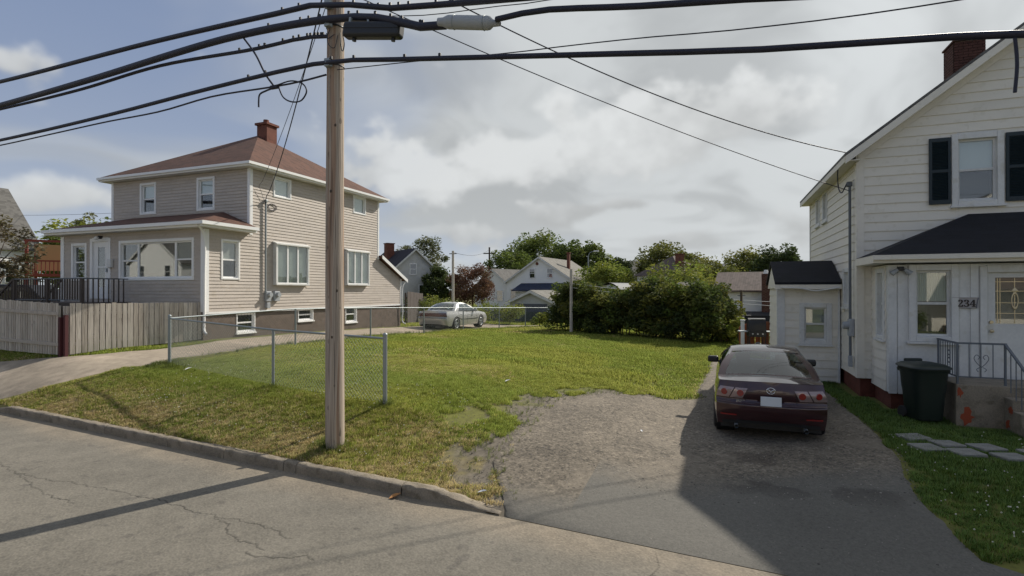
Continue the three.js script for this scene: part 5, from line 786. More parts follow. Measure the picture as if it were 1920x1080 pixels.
  for (const s of [-1, 1]) for (const u of [0.30, 0.5]) part('door_handle', sidePatch(0.8, 0.84, u, u + 0.045, 0.02, s), mats.paint, car);
  if (P.sideStrip) for (const s of [-1, 1]) part('side_moulding', sidePatch(0.42, 0.47, 0.24, 0.76, 0.008, s), M.plastic, car);
  return { car, patch, rearPt, sidePatch, Z, L };
}
{
  const { car, patch, rearPt } = sedan('maroon_sedan', 'dark maroon four-door sedan parked on the driveway beside the white house', [0.84, hgt(0.84, 10.55) + 0.0, -11.98], -0.012, 0.018, {
    L: 4.68, H: 1.44, tyre: 0.32, sill: 0.2, rearAxle: 0.98, wheelbase: 2.68, shoulder: [[0, 1.0], [0.5, 1.01], [1.2, 0.985], [2.4, 0.94], [3.3, 0.93], [4.2, 0.8], [4.68, 0.68]], half: [[0, 0.80], [0.4, 0.865], [1.2, 0.89], [3.4, 0.89], [4.2, 0.86], [4.68, 0.8]],
    trunkV: 0.52, crown: 0.055, glassRear: 0.62, cowl: 3.5, roofR: 1.45, roofF: 2.55, roofHalf: 0.56, cPillar: 0.13, bPillar: 0.52 }, { paint: M.paint, mirror: M.plastic });
  for (const s of [-1, 1]) {
    const tl = sub('tail_light', car);
    const lens = (w0, w1, slant) => patch(0.63, 0.87, Math.min(s * w0, s * w1), Math.max(s * w0, s * w1), 0.012, (a, b, w, f) => { const sgn = s > 0 ? 1 : -1; return [w + sgn * slant * (b - 0.5) * 0.08, f - 0.03 * (1 - a) * (s > 0 ? 1 : -1) * 0]; });
    part('lens', lens(0.72, 0.99, -1), M.lensClear, tl); part('lens', lens(0.47, 0.70, -1), M.lensClear, tl);
    for (const w of [0.86, 0.56]) { const p = rearPt(0.75, s * w), q = rearPt(0.75, s * w + 0.01), t = q.sub(p).normalize(), n = V(-t.z, 0, t.x).multiplyScalar(-1); if (n.z < 0) n.negate(); const d = new THREE.CylinderGeometry(0.05, 0.055, 0.012, 20).rotateX(1.571); d.rotateY(Math.atan2(n.x, n.z)); d.translate(p.x + n.x * 0.016, p.y, p.z + n.z * 0.016); part('lamp', d, M.lensRed, tl); }
    part('reflector', patch(0.19, 0.225, s > 0 ? 0.62 : -0.92, s > 0 ? 0.92 : -0.62, 0.008), M.lensRed, car);
    part('exhaust_tip', new THREE.CylinderGeometry(0.032, 0.032, 0.16, 16, 1, true).rotateX(1.571).translate(s * 0.52, 0.27, 2.2), M.steelDull, car);
  }
  for (const s of [-1, 1]) part('boot_seam', patch(0.53, 0.995, s * 0.455 - 0.004, s * 0.455 + 0.004, 0.003), M.plastic, car); part('boot_seam', patch(0.528, 0.536, -0.45, 0.45, 0.013), M.plastic, car); part('high_brake_light', rbox(-0.16, 0.16, -0.015, 0.015, -0.01, 0.01, 0.006).translate(0, 1.03, 4.68 / 2 - 0.86), M.lensDark, car);
  part('bumper_ledge', patch(0.50, 0.525, -0.97, 0.97, 0.012), M.paint, car); part('plate_recess', patch(0.53, 0.80, -0.24, 0.24, 0.003), M.paint, car);
  const zp = f => rearPt(f, 0).z, yf = y => (y - 0.33) / 0.67; part('number_plate', rbox(-0.155, 0.155, 0.655, 0.81, 0, 0.012, 0.012).translate(0, 0, Math.max(zp(yf(0.66)), zp(yf(0.81))) + 0.006), M.plate, car);
  const em = sub('emblem', car, [0, 0.9, zp(yf(0.9)) + 0.012]); part('ring', new THREE.TorusGeometry(0.052, 0.007, 8, 32).scale(1.2, 0.95, 1), M.chrome, em); part('wing', tube([[-0.055, 0.02, 0], [-0.025, 0.012, 0.004], [0, -0.02, 0.006], [0.025, 0.012, 0.004], [0.055, 0.02, 0]], 0.007, 24, 6), M.chrome, em);
  const bt = new TextGeometry('mazda6', { font: fontSans, size: 0.042, depth: 0.006, curveSegments: 3 }); part('badge', bt.translate(-0.52, 0.685, rearPt(yf(0.7), -0.5).z + 0.004), M.chrome, car);
  part('lower_valance', patch(0.0, 0.08, -0.9, 0.9, 0.004), M.plastic, car);
}
{
  const { car, patch } = sedan('silver_sedan', 'silver four-door sedan parked behind the chain-link fence at the end of the gravel driveway', [-13.65, hgt(-13.5, 26.3) + 0.02, -26.6], -0.05, 0.0, {
    L: 5.08, H: 1.46, tyre: 0.33, sill: 0.22, rearAxle: 1.15, wheelbase: 2.8, shoulder: [[0, 0.99], [0.6, 1.0], [1.3, 0.97], [2.6, 0.92], [3.6, 0.93], [4.5, 0.82], [5.08, 0.68]], half: [[0, 0.84], [0.4, 0.9], [1.2, 0.925], [3.8, 0.925], [4.6, 0.88], [5.08, 0.82]],
    trunkV: 0.5, crown: 0.05, glassRear: 0.85, cowl: 3.75, roofR: 1.55, roofF: 2.7, roofHalf: 0.6, cPillar: 0.16, bPillar: 0.54, sideStrip: true }, { paint: M.silver, mirror: M.silver });
  part('tail_light', patch(0.6, 0.88, -0.985, -0.3, 0.012), M.lensDark, car); part('tail_light', patch(0.6, 0.88, 0.3, 0.985, 0.012), M.lensDark, car); part('light_panel', patch(0.6, 0.88, -0.3, 0.3, 0.008), M.lensDark, car);
  part('bumper_strip', patch(0.48, 0.52, -0.97, 0.97, 0.012), M.plastic, car);
}

// ------------------------------------------------------------------ trees and shrubs
function leafCloud(seed, clumps, leavesPer, leaf, cols, flat = 0.5) { // clumps: [x,y,z,r]
  const r = rng(seed), n = clumps.length * leavesPer, pos = new Float32Array(n * 9 * 2), col = new Float32Array(n * 9 * 2); let o = 0;
  const a = V(0, 0, 0), b = V(0, 0, 0), c = V(0, 0, 0);
  for (const [cx, cy, cz, cr] of clumps) {
    const k0 = 0.75 + 0.5 * r(), base = cols[Math.floor(r() * cols.length)];
    for (let i = 0; i < leavesPer; i++) {
      let x, y, z, d; do { x = r() * 2 - 1; y = r() * 2 - 1; z = r() * 2 - 1; d = x * x + y * y + z * z; } while (d > 1 || d < 0.12);
      const px = cx + x * cr, py = cy + y * cr * 0.8, pz = cz + z * cr, s = leaf * (0.6 + 0.8 * r());
      a.set(r() - 0.5, (r() - 0.5) * flat, r() - 0.5).normalize().multiplyScalar(s); b.set(r() - 0.5, r() - 0.5, r() - 0.5).normalize(); b.addScaledVector(a, -b.dot(a) / (s * s)).normalize().multiplyScalar(s * 0.42);
      const q = [[px - a.x, py - a.y, pz - a.z], [px + b.x, py + b.y, pz + b.z], [px + a.x, py + a.y, pz + a.z], [px - b.x, py - b.y, pz - b.z]], k = k0 * (0.75 + 0.5 * r());
      for (const m of [0, 1, 2, 0, 2, 3]) { pos.set(q[m], o); col.set([base[0] * k, base[1] * k, base[2] * k], o); o += 3; }
    }
  }
  const g = new THREE.BufferGeometry(); g.setAttribute('position', new THREE.BufferAttribute(pos, 3)); g.setAttribute('color', new THREE.BufferAttribute(col, 3)); g.computeVertexNormals(); return g;
}
const leafMat = new THREE.MeshPhysicalMaterial({ color: 0xffffff, vertexColors: true, roughness: 0.85, specularIntensity: 0.3, transmission: 0.45, thickness: 0, side: THREE.DoubleSide });
const GREEN = [[0.13, 0.175, 0.035], [0.16, 0.195, 0.04], [0.11, 0.15, 0.03]], LIGHT = [[0.24, 0.28, 0.05], [0.27, 0.29, 0.055], [0.19, 0.24, 0.045]], DARK = [[0.06, 0.085, 0.025], [0.075, 0.1, 0.027]], OLIVE = [[0.18, 0.19, 0.045], [0.2, 0.2, 0.045], [0.15, 0.165, 0.04]], RED = [[0.16, 0.085, 0.055], [0.14, 0.075, 0.05], [0.19, 0.115, 0.065]], GREY = [[0.14, 0.16, 0.07], [0.17, 0.175, 0.085], [0.11, 0.125, 0.06]];
function crownClumps(r, n, c, rad, cr, hollow = 0.35) { const o = []; for (let i = 0; i < n; i++) { let x, y, z, d; do { x = r() * 2 - 1; y = r() * 2 - 1; z = r() * 2 - 1; d = Math.sqrt(x * x + y * y + z * z); } while (d > 1 || d < hollow); o.push([c[0] + x * rad[0], c[1] + y * rad[1], c[2] + z * rad[2], cr * (0.6 + 0.8 * r())]); } return o; }
function tree(name, label, x, d, top, width, o = {}) {
  const y0 = hgt(x, d), h = top - y0, r = rng(o.seed || Math.round(x * 31 + d * 17 + 999)), t = thing(name, label, o.category || 'tree', [x, y0, -d], 0, o.group), cb = h * (o.bare ?? 0.25), cy = (h + cb) / 2;
  const cl = crownClumps(r, o.clumps || 46, [0, cy, 0], [width / 2 * 0.86, (h - cb) / 2 * 0.88, width / 2 * 0.86], width * (o.cr || 0.13), o.hollow ?? 0.3);
  if (o.cone) for (const c of cl) { const f = 1 - 0.85 * clamp((c[1] - cb) / (h - cb)); c[0] *= f; c[2] *= f; c[3] *= 0.5 + 0.5 * f; }
  const tr = o.trunk || Math.max(0.06, h * 0.022), limbs = [];
  const tp = [0.05 * h * (r() - 0.5), cb + (h - cb) * 0.55, 0.05 * h * (r() - 0.5)];
  limbs.push(cyl([0, -0.2, 0], [tp[0] * 0.5, tp[1] * 0.5, tp[2] * 0.5], tr, tr * 0.75, 8), cyl([tp[0] * 0.5, tp[1] * 0.5, tp[2] * 0.5], tp, tr * 0.75, tr * 0.35, 7));
  for (let i = 0; i < Math.min(14, cl.length); i++) { const c = cl[i], f = 0.35 + 0.55 * r(); limbs.push(cyl([tp[0] * f, tp[1] * f, tp[2] * f], [c[0], c[1], c[2]], tr * 0.34, tr * 0.07, 5)); }
  part('trunk', limbs, M.bark, t);
  part('crown', leafCloud(Math.floor(r() * 1e6), cl, o.leaves || 90, o.leaf || 0.14, o.cols || GREEN), leafMat, t); return t;
}
const tg1 = 'trees behind the houses';
tree('broadleaf_tree', 'loose grey-green tree rising behind the grey gabled house', -32.0, 54.0, 9.3, 6.6, { cols: GREY, clumps: 90, leaves: 80, leaf: 0.15, cr: 0.1, hollow: 0.45, group: tg1 });
tree('broadleaf_tree', 'dark rounded tree between the grey gabled house and the russet tree', -25.6, 47.0, 5.2, 4.4, { cols: DARK, bare: 0.08, clumps: 80, leaves: 100, leaf: 0.14, group: tg1 });
tree('russet_tree', 'russet-leaved ornamental tree beyond the silver sedan', -20.6, 43.6, 5.15, 4.8, { cols: RED, bare: 0.2, clumps: 90, leaves: 130, leaf: 0.09, cr: 0.12 });
tree('broadleaf_tree', 'bushy mid-green tree left of the white gabled cottage roof', -27.6, 70.0, 8.8, 8, { clumps: 80, cols: GREEN, bare: 0.1, leaf: 0.2, leaves: 110, group: tg1 });
tree('broadleaf_tree', 'tallest leafy tree rising behind the ridge of the white gabled cottage', -26.4, 81.0, 12.6, 11, { cols: GREEN, bare: 0.12, clumps: 120, leaf: 0.24, leaves: 110, group: tg1 });
tree('broadleaf_tree', 'broad dark green tree directly behind the white gabled cottage', -21.3, 78.0, 10.4, 8.6, { cols: DARK.concat(GREEN), bare: 0.08, clumps: 110, leaf: 0.24, leaves: 110, group: tg1 });
tree('broadleaf_tree', 'ragged tall tree standing beside the street lamp', -17.6, 79.0, 10.0, 6.4, { clumps: 90, cols: GREEN, bare: 0.15, leaf: 0.22, leaves: 100, group: tg1 });
tree('broadleaf_tree', 'low yellow-green dome of a tree below the street lamp', -11.9, 60.0, 5.8, 7, { cols: LIGHT, bare: 0.05, clumps: 90, leaf: 0.17, leaves: 110, group: tg1 });
tree('broadleaf_tree', 'nearly black evergreen beyond the yellow-green dome of a tree', -13.9, 80.0, 8.2, 5.6, { clumps: 80, cols: DARK, bare: 0.05, leaf: 0.22, leaves: 110, group: tg1 });
tree('broadleaf_tree', 'small airy tree seen over the curved shed roof', -12.6, 91.0, 8.6, 6, { clumps: 60, cols: GREY, bare: 0.2, leaf: 0.22, leaves: 70, cr: 0.12, hollow: 0.4, group: tg1 });
tree('broadleaf_tree', 'tall olive tree right behind the brown pyramid roof', -5.7, 62.0, 8.3, 6.6, { cols: OLIVE, bare: 0.1, clumps: 100, leaf: 0.18, leaves: 110, group: tg1 });
tree('broadleaf_tree', 'sparse olive tree next to the brick chimney of the brown-roofed house', -2.7, 61.0, 7.1, 6.6, { clumps: 80, cols: OLIVE, bare: 0.15, leaf: 0.17, leaves: 80, cr: 0.12, hollow: 0.4, group: tg1 });
tree('broadleaf_tree', 'spreading yellow-olive tree growing just behind the hedge', -2.6, 46.0, 4.9, 8, { cols: OLIVE.concat(LIGHT), bare: 0.05, clumps: 100, leaf: 0.15, leaves: 110, group: tg1 });
tree('broadleaf_tree', 'olive tree at the right end of the tree line behind the hedge', -0.9, 52.0, 5.8, 6, { clumps: 80, cols: OLIVE, bare: 0.08, leaf: 0.15, leaves: 100, group: tg1 });
tree('broadleaf_tree', 'light airy tree behind the long brown roof', 3.2, 65.0, 7.6, 6, { clumps: 80, cols: OLIVE, bare: 0.2, leaf: 0.17, leaves: 80, cr: 0.12, hollow: 0.4, group: tg1 });
tree('broadleaf_tree', 'dense round dark tree behind the annex of the white house', 6.0, 62.0, 7.9, 5, { cols: DARK, bare: 0.15, clumps: 90, leaf: 0.16, leaves: 120, group: tg1 });
tree('broadleaf_tree', 'low bright green tree behind the long brown roof', 4.4, 63.0, 5.2, 8, { clumps: 80, cols: LIGHT, bare: 0.05, leaf: 0.16, leaves: 100, group: tg1 });
tree('broadleaf_tree', 'bright bushy tree seen over the porch roof of the beige house', -49.5, 29.5, 9.2, 8.5, { cols: LIGHT, bare: 0.1, clumps: 100, leaf: 0.17, leaves: 110, group: tg1 });
tree('broadleaf_tree', 'thin scraggly tree behind the porch roof of the beige house', -54.6, 32, 10.3, 4.6, { cols: GREY, bare: 0.35, clumps: 26, leaf: 0.15, leaves: 70, cr: 0.1, hollow: 0.4, group: tg1 });
tree('broadleaf_tree', 'leafy tree beside the red timber stair', -44.0, 25.5, 7.4, 6, { clumps: 80, cols: GREEN, bare: 0.1, leaf: 0.14, leaves: 100, group: tg1 });
tree('front_garden_tree', 'brownish thin-leaved tree in front of the white house with the grey roof', -31.6, 14.6, 6.3, 3.6, { cols: [[0.13, 0.10, 0.06], [0.10, 0.09, 0.05], [0.14, 0.12, 0.05]], bare: 0.3, clumps: 40, leaf: 0.09, leaves: 70, cr: 0.1, hollow: 0.3 });
function shrub(label, x, d, top, w, o = {}) { return tree('shrub', label, x, d, top, w, { bare: 0.02, clumps: 26, leaf: 0.07, leaves: 90, cr: 0.2, trunk: 0.03, category: 'shrub', ...o }); }
shrub('yellow-green shrub by the dark fence beyond the silver sedan', -14.7, 33, 2.0, 2.2, { cols: LIGHT });
shrub('light green shrub left of the small white garage', -13.1, 33.6, 1.95, 2, { cols: LIGHT });
shrub('leafy shrub with pale blooms behind the roof of the silver sedan', -18.2, 32.4, 2.2, 2.6, { cols: LIGHT });
shrub('green shrub at the end of the grey plank fence', -19.2, 31.2, 2.15, 1.8, { cols: GREEN });
shrub('scruffy shrub at the far end of the chain-link fence', -10.2, 31.2, 1.45, 1.0, { cols: LIGHT, clumps: 14 });
shrub('low weedy shrub beside the pale side gate', 0.35, 23.4, 1.15, 1.3, { cols: LIGHT.concat(OLIVE), clumps: 14 });
shrub('small bright shrub behind the barbecue', 0.75, 22.6, 1.7, 0.7, { cols: LIGHT, clumps: 10 });
{ // hedge along the back of the lot
  const a = [-8.3, 27.7], b = [0.1, 22.9], r = rng(404), t = thing('hedge', 'tall dense dark hedge of mixed shrubs along the back of the vacant lot', 'hedge', [0, 0, 0]), cl = [], stems = [], dx = b[0] - a[0], dd = b[1] - a[1], L = Math.hypot(dx, dd), nx = -dd / L, nd = dx / L;
  for (let i = 0; i < 680; i++) {
    const f = r(), prof = 1.9 + 0.35 * Math.sin(f * 9) + 0.5 * (fbm(f * 9, 3, 3) - 0.5) + 0.75 * Math.exp(-Math.pow((f - 0.6) / 0.09, 2)) - 0.7 * sstep(0.06, 0, f) - 0.9 * sstep(0.93, 1, f), off = (r() - 0.25) * 2.2, x = a[0] + dx * f + nx * off, d = a[1] + dd * f + nd * off;
    const y = Math.pow(r(), 0.8) * prof; cl.push([x, hgt(x, d) + 0.15 + y * 0.98, -d, 0.26 + 0.2 * r()]);
  }
  for (let i = 0; i < 40; i++) { const f = (i + 0.5) / 40, off = 0.5 + 0.6 * (r() - 0.5), x = a[0] + dx * f + nx * off, d = a[1] + dd * f + nd * off, y = hgt(x, d); stems.push(cyl([x, y - 0.1, -d], [x + 0.3 * (r() - 0.5), y + 1.7, -d + 0.3 * (r() - 0.5)], 0.03, 0.01, 5)); }
  part('stems', stems, M.bark, t); part('foliage', leafCloud(405, cl, 95, 0.085, GREEN.concat(DARK, DARK, OLIVE)), leafMat, t);
}

// ------------------------------------------------------------------ houses in the background
function plainHouse(label, x, d, turn, w, dep, eaveH, ridgeH, wallM, roofM, o = {}) {
  const y0 = o.y0 ?? hgt(x, d) - 0.1, h = thing(o.name || 'house', label, o.category || 'house', [x, y0, -d], turn, o.group), W = w / 2, E = eaveH - y0, Rg = ridgeH - y0, ov = 0.3, sl = (Rg - E) / W;
  // gable faces local +z
  const sh = new THREE.Shape([[-W, 0], [W, 0], [W, E], [0, Rg], [-W, E]].map(p => new THREE.Vector2(...p)));
  if (o.hip) part('wall', box(-W, W, 0, E, -dep, 0), wallM, h); else part('wall', muv(new THREE.ExtrudeGeometry(sh, { depth: dep, bevelEnabled: false }).translate(0, 0, -dep)), wallM, h);
  const t = 0.1;
  if (o.hip) { const rid = o.hipRidge ?? Math.max(0, dep - w) / 2, c = -dep / 2; part('roof', polyGeo([[[-W - ov, E, ov], [W + ov, E, ov], [0, Rg, c + rid]], [[W + ov, E, ov], [W + ov, E, -dep - ov], [0, Rg, c - rid], [0, Rg, c + rid]], [[W + ov, E, -dep - ov], [-W - ov, E, -dep - ov], [0, Rg, c - rid]], [[-W - ov, E, -dep - ov], [-W - ov, E, ov], [0, Rg, c + rid], [0, Rg, c - rid]], [[-W - ov, E - 0.02, ov], [W + ov, E - 0.02, ov], [W + ov, E - 0.02, -dep - ov], [-W - ov, E - 0.02, -dep - ov]]]), roofM, h); }
  else {
    const ye = E - ov * sl + t, rf = sub('roof', h);
    part('roof_slope', slab([[-W - ov, ye, ov], [0, Rg + t, ov], [0, Rg + t, -dep - ov], [-W - ov, ye, -dep - ov]], t), roofM, rf); part('roof_slope', slab([[0, Rg + t, ov], [W + ov, ye, ov], [W + ov, ye, -dep - ov], [0, Rg + t, -dep - ov]], t), roofM, rf);
    for (const s of [-1, 1]) part('rake_board', slab([[s * (W + ov), ye - t * 0.3, ov + 0.04], [0, Rg + t * 0.7, ov + 0.04], [0, Rg + t * 0.7, ov + 0.005], [s * (W + ov), ye - t * 0.3, ov + 0.005]], 0.2), M.white, rf);
  }
  for (const [face, u, y, ww, hh] of o.windows || []) { const p = face === 'f' ? [u, y - y0, 0.0] : face === 'r' ? [W, y - y0, u] : [-W, y - y0, u], g = sub('window', h, p, face === 'f' ? 0 : face === 'r' ? Math.PI / 2 : -Math.PI / 2); part('frame', [box(-ww / 2 - 0.08, -ww / 2, -hh / 2 - 0.08, hh / 2 + 0.08, 0.003, 0.06), box(ww / 2, ww / 2 + 0.08, -hh / 2 - 0.08, hh / 2 + 0.08, 0.003, 0.06), box(-ww / 2, ww / 2, hh / 2, hh / 2 + 0.08, 0.003, 0.058), box(-ww / 2, ww / 2, -hh / 2 - 0.08, -hh / 2, 0.003, 0.058), box(-ww / 2, ww / 2, -0.025, 0.025, 0.003, 0.05)], M.vinyl, g); part('pane', box(-ww / 2, ww / 2, -hh / 2, hh / 2, 0.005, 0.025), M.mirrorGlass, g); }
  for (const [face, u, ww, hh] of o.doors || []) { const g = sub('door', h, face === 'f' ? [u, 0, 0] : [W, 0, u], face === 'f' ? 0 : Math.PI / 2); part('door_leaf', box(-ww / 2, ww / 2, 0.1, hh, 0.004, 0.05), o.doorM || M.white, g); part('handle', new THREE.SphereGeometry(0.04, 8, 6).translate(ww * 0.35, hh * 0.48, 0.08), M.brass, g); }
  for (const [cx, cz, top, s, m] of o.chimneys || []) { const g = sub('chimney', h); part('chimney_shaft', box(cx - s, cx + s, E * 0.6, top - y0, cz - s, cz + s), m || M.brick, g); part('chimney_cap', box(cx - s - 0.06, cx + s + 0.06, top - y0 + 0.002, top - y0 + 0.09, cz - s - 0.06, cz + s + 0.06), m || M.brick, g); }
  return h;
}
const bgH = 'houses around the lot';
const T0 = -0.3676;
// white house far left, its grey roof above the board fence
plainHouse('bright white house with a steep grey roof beyond the board fence', -54.6, 14.6, 0, 9, 11.2, 6.0, 10.9, M.vinyl, M.roofGrey, { group: bgH, windows: [['f', -2, 4.2, 0.8, 1.3], ['f', 2, 4.2, 0.8, 1.3], ['r', -9.6, 3.9, 0.8, 1.3], ['r', -3, 4.2, 0.8, 1.3]], y0: 0.8 });
plainHouse('white gable peeping over the bright bushy tree', -66, 41, 0.5, 7, 7, 8.2, 10.4, M.white, M.roofTan, { group: bgH });
// grey gabled house with dark roof
const hB = plainHouse('pale grey gabled house with near-black roof behind the grey plank fence', -28.2, 46.2, 1.0, 4.3, 7.5, 4.9, 6.75, mat(0.62, 0.62, 0.61, 0.8, { map: texMottle }), mat(0.022, 0.02, 0.032, 0.9, { map: texShingle }), { group: bgH, windows: [['f', -0.2, 4.75, 0.6, 1.0], ['f', 0.9, 2.6, 0.8, 1.1]], chimneys: [[-0.9, -4.2, 7.5, 0.4, M.brick]] });
// white cottage in the middle of the view
const hC = plainHouse('white gabled cottage with tan roof and blue-black porch roof', -18.7, 57.2, -0.12, 8.4, 9.5, 3.65, 6.35, M.vinyl, M.roofTan, { group: bgH, y0: -0.1, windows: [['f', -0.9, 4.55, 0.6, 0.95], ['f', 1.3, 4.55, 0.6, 0.95], ['f', -3.2, 2.2, 0.9, 1.2]], chimneys: [[1.9, -4, 7.0, 0.16, M.brick]] });
{ const p = sub('porch', hC, [0.3, 0, 0]); part('porch_roof', slab([[-2.6, 3.55, 0.02], [2.6, 3.55, 0.02], [2.9, 2.75, 1.9], [-2.9, 2.75, 1.9]], 0.1), M.roofBlue, p); part('porch_wall', [box(-2.6, 2.6, 0, 2.6, 0.02, 1.5)], M.white, p); part('gable_vent', new THREE.CylinderGeometry(0.18, 0.18, 0.05, 8).rotateX(1.571).translate(-0.3, 5.75, 0.04), M.brick, hC); }
plainHouse('low white house with grey roof left of the white gabled cottage', -25.6, 60, -0.4, 6.5, 8, 3.0, 5.2, M.vinyl, M.roofGrey, { group: bgH, y0: -0.1, windows: [['f', 1.2, 2.0, 1, 1.2]] });
plainHouse('small white gabled garage in front of the white cottage', -13.2, 38.4, -0.1, 3.7, 4, 1.75, 2.55, mat(0.6, 0.62, 0.62, 0.8, { map: texMottle }), M.roofTan, { name: 'garage', category: 'garage', doors: [['f', 0, 2.6, 1.5]], doorM: mat(0.1, 0.11, 0.13, 0.6), y0: 0.1 });
{ // curved-roof shed
  const s = thing('shed', 'pale shed with a curved metal roof behind the hedge', 'shed', [-8, hgt(-8, 42) - 0.3, -42], -0.3), g = []; for (let i = 0; i <= 16; i++) { const a = Math.PI * i / 16; g.push([V(-Math.cos(a) * 1.25, 1.9 + Math.sin(a) * 1.35, 0.1), V(-Math.cos(a) * 1.25, 1.9 + Math.sin(a) * 1.35, -4.1)]); }
  part('roof', quadMesh(g), mat(0.17, 0.18, 0.185, 0.75), s); const sh = new THREE.Shape(); sh.moveTo(-1.18, 0); sh.lineTo(1.18, 0); sh.lineTo(1.18, 1.9); sh.absarc(0, 1.9, 1.18, 0, Math.PI, false); sh.closePath(); part('wall', new THREE.ExtrudeGeometry(sh, { depth: 3.8, bevelEnabled: false }).translate(0, 0, -3.9), mat(0.5, 0.52, 0.52, 0.8), s);
}
plainHouse('house with brown pyramid roof and red brick chimney above the hedge', -5.4, 54, -0.55, 5.2, 5.2, 4.1, 6.1, M.white, M.roofBrown, { group: bgH, hip: true, hipRidge: 0.3, y0: 0, chimneys: [[1.6, -1.2, 6.1, 0.3, M.brick]], windows: [['f', -1.2, 3, 0.8, 1.2], ['f', 1.2, 3, 0.8, 1.2]] });
plainHouse('small shed roof of weathered tan boards showing over the hedge', -1.75, 30, -0.7, 1.0, 1.1, 2.4, 2.95, M.white, M.roofTan, { name: 'shed', category: 'shed', y0: 0.3 });
plainHouse('distant grey gable with dark roof left of the long brown roof', 0.2, 86, -0.5, 4.6, 7, 4, 6.6, mat(0.5, 0.52, 0.55, 0.8), M.roofBlue, { group: bgH, y0: 0, windows: [['f', 0, 4.2, 0.7, 1]] });
plainHouse('far white gable with tan roof behind the small airy tree', -15.4, 84, -0.9, 5, 8, 4.6, 7.2, M.white, M.roofTan, { group: bgH, y0: 0, windows: [['f', 0, 4.6, 0.7, 1]] });
{ // long brown-roofed house behind the right garden
  const h = plainHouse('white house with long brown roof and tall red brick chimney behind the barbecue', 2.9, 39.5, Math.PI / 2 - 0.12, 5, 3.7, 2.65, 3.75, M.white, M.roofBrown, { group: bgH, y0: 0.2 });
  h.position.set(4.0, 0.2, -38.6);
  const c = thing('brick_chimney', 'tall red brick chimney standing against the white house behind the barbecue', 'chimney', [2.72, 0.2, -35.3]); part('mortar_core', box(-0.2, 0.2, -0.1, 3.4, -0.2, 0.2), M.mortar, c); part('bricks', bricks(-0.23, 0.23, 0, 3.42, -0.23, 0.23), M.brickDark, c).userData.kind = 'stuff'; part('chimney_pot', new THREE.CylinderGeometry(0.1, 0.16, 0.25, 12).translate(0, 3.52, 0), M.white, c);
  const aw = thing('awning', 'black flat awning on the white house behind the barbecue', 'awning', [1.9, 0, -34.6]); part('canopy', slab([[-1.1, 1.35, -0.7], [1.1, 1.35, -0.7], [1.1, 1.15, 0.5], [-1.1, 1.15, 0.5]], 0.06), M.dark, aw); part('valance', box(-1.1, 1.1, 0.6, 1.1, 0.46, 0.5), M.dark, aw); for (const x of [-1.05, 1.05]) part('leg', box(x - 0.04, x + 0.04, 0.2, 1.08, 0.38, 0.45), M.dark, aw);
  plainHouse('white gabled wing beside the tall red brick chimney', 4.3, 35.6, -0.1, 2.8, 4, 2.5, 3.7, M.white, M.roofBrown, { group: bgH, y0: 0.2, windows: [['f', -0.75, 1.9, 0.45, 0.9]] });
}
// opposite side of the street, mirrored in the windows
const opp = 'houses across the street';
function oppHouse(label, x, z, roof, wallM) { const h = plainHouse(label, x, z, Math.PI, 8, 9, 5.6, 8.6, wallM, M.roofGrey, { group: opp, y0: 0.12, windows: [['f', -2, 4.6, 0.8, 1.3], ['f', 2, 4.6, 0.8, 1.3], ['f', -2.4, 1.9, 0.9, 1.3]] }); const p = sub('porch', h); part('porch_roof', slab([[-3, 3.4, 0.03], [3.2, 3.4, 0.03], [3.4, 2.6, 2], [-3.2, 2.6, 2]], 0.1), roof, p); for (const u of [-2.9, 0, 3]) part('post', box(u - 0.07, u + 0.07, 0, 2.6, 1.75, 1.89), M.white, p); part('floor', box(-3, 3.2, 0, 0.4, 0.02, 1.9), M.concrete, p); return h; }
oppHouse('white house with green porch roof across the street', -56, -14, M.roofGreen, M.vinyl);
oppHouse('white house with long front lawn across the street', -43, -16, M.roofGreen, M.sidingA);
oppHouse('white house with slate porch roof across the street', -16, -13, M.roofGrey, M.sidingA);
oppHouse('white house with dark porch roof across the street', 2.5, -13, M.roofDark, M.sidingC);
oppHouse('cream house with grey porch roof across the street', -30, -14, M.roofGrey, mat(0.6, 0.55, 0.42, 0.8));
oppHouse('pale house with brown porch roof across the street', 16, -14, M.roofBrown, M.sidingB);
{ const f = hgt; const opTree = (label, x, d, top, w, o) => { const t = tree('street_tree', label, x, d, top, w, o); t.position.y = 0.1; return t; }; opTree('full green tree across the street', -24, -11, 7, 4.6, { cols: GREEN, leaf: 0.13, group: 'trees across the street' }); opTree('spreading tree before the green porch roof across the street', -62, -9, 7.5, 5, { cols: GREEN, leaf: 0.13, group: 'trees across the street' }); opTree('round shrub across the street', 9.2, -9.4, 2, 2.6, { cols: GREEN, leaf: 0.09, bare: 0.02, group: 'trees across the street' }); opTree('tall tree beside the white house across the street', -6.5, -14, 8, 5, { cols: OLIVE, leaf: 0.14, group: 'trees across the street' }); }

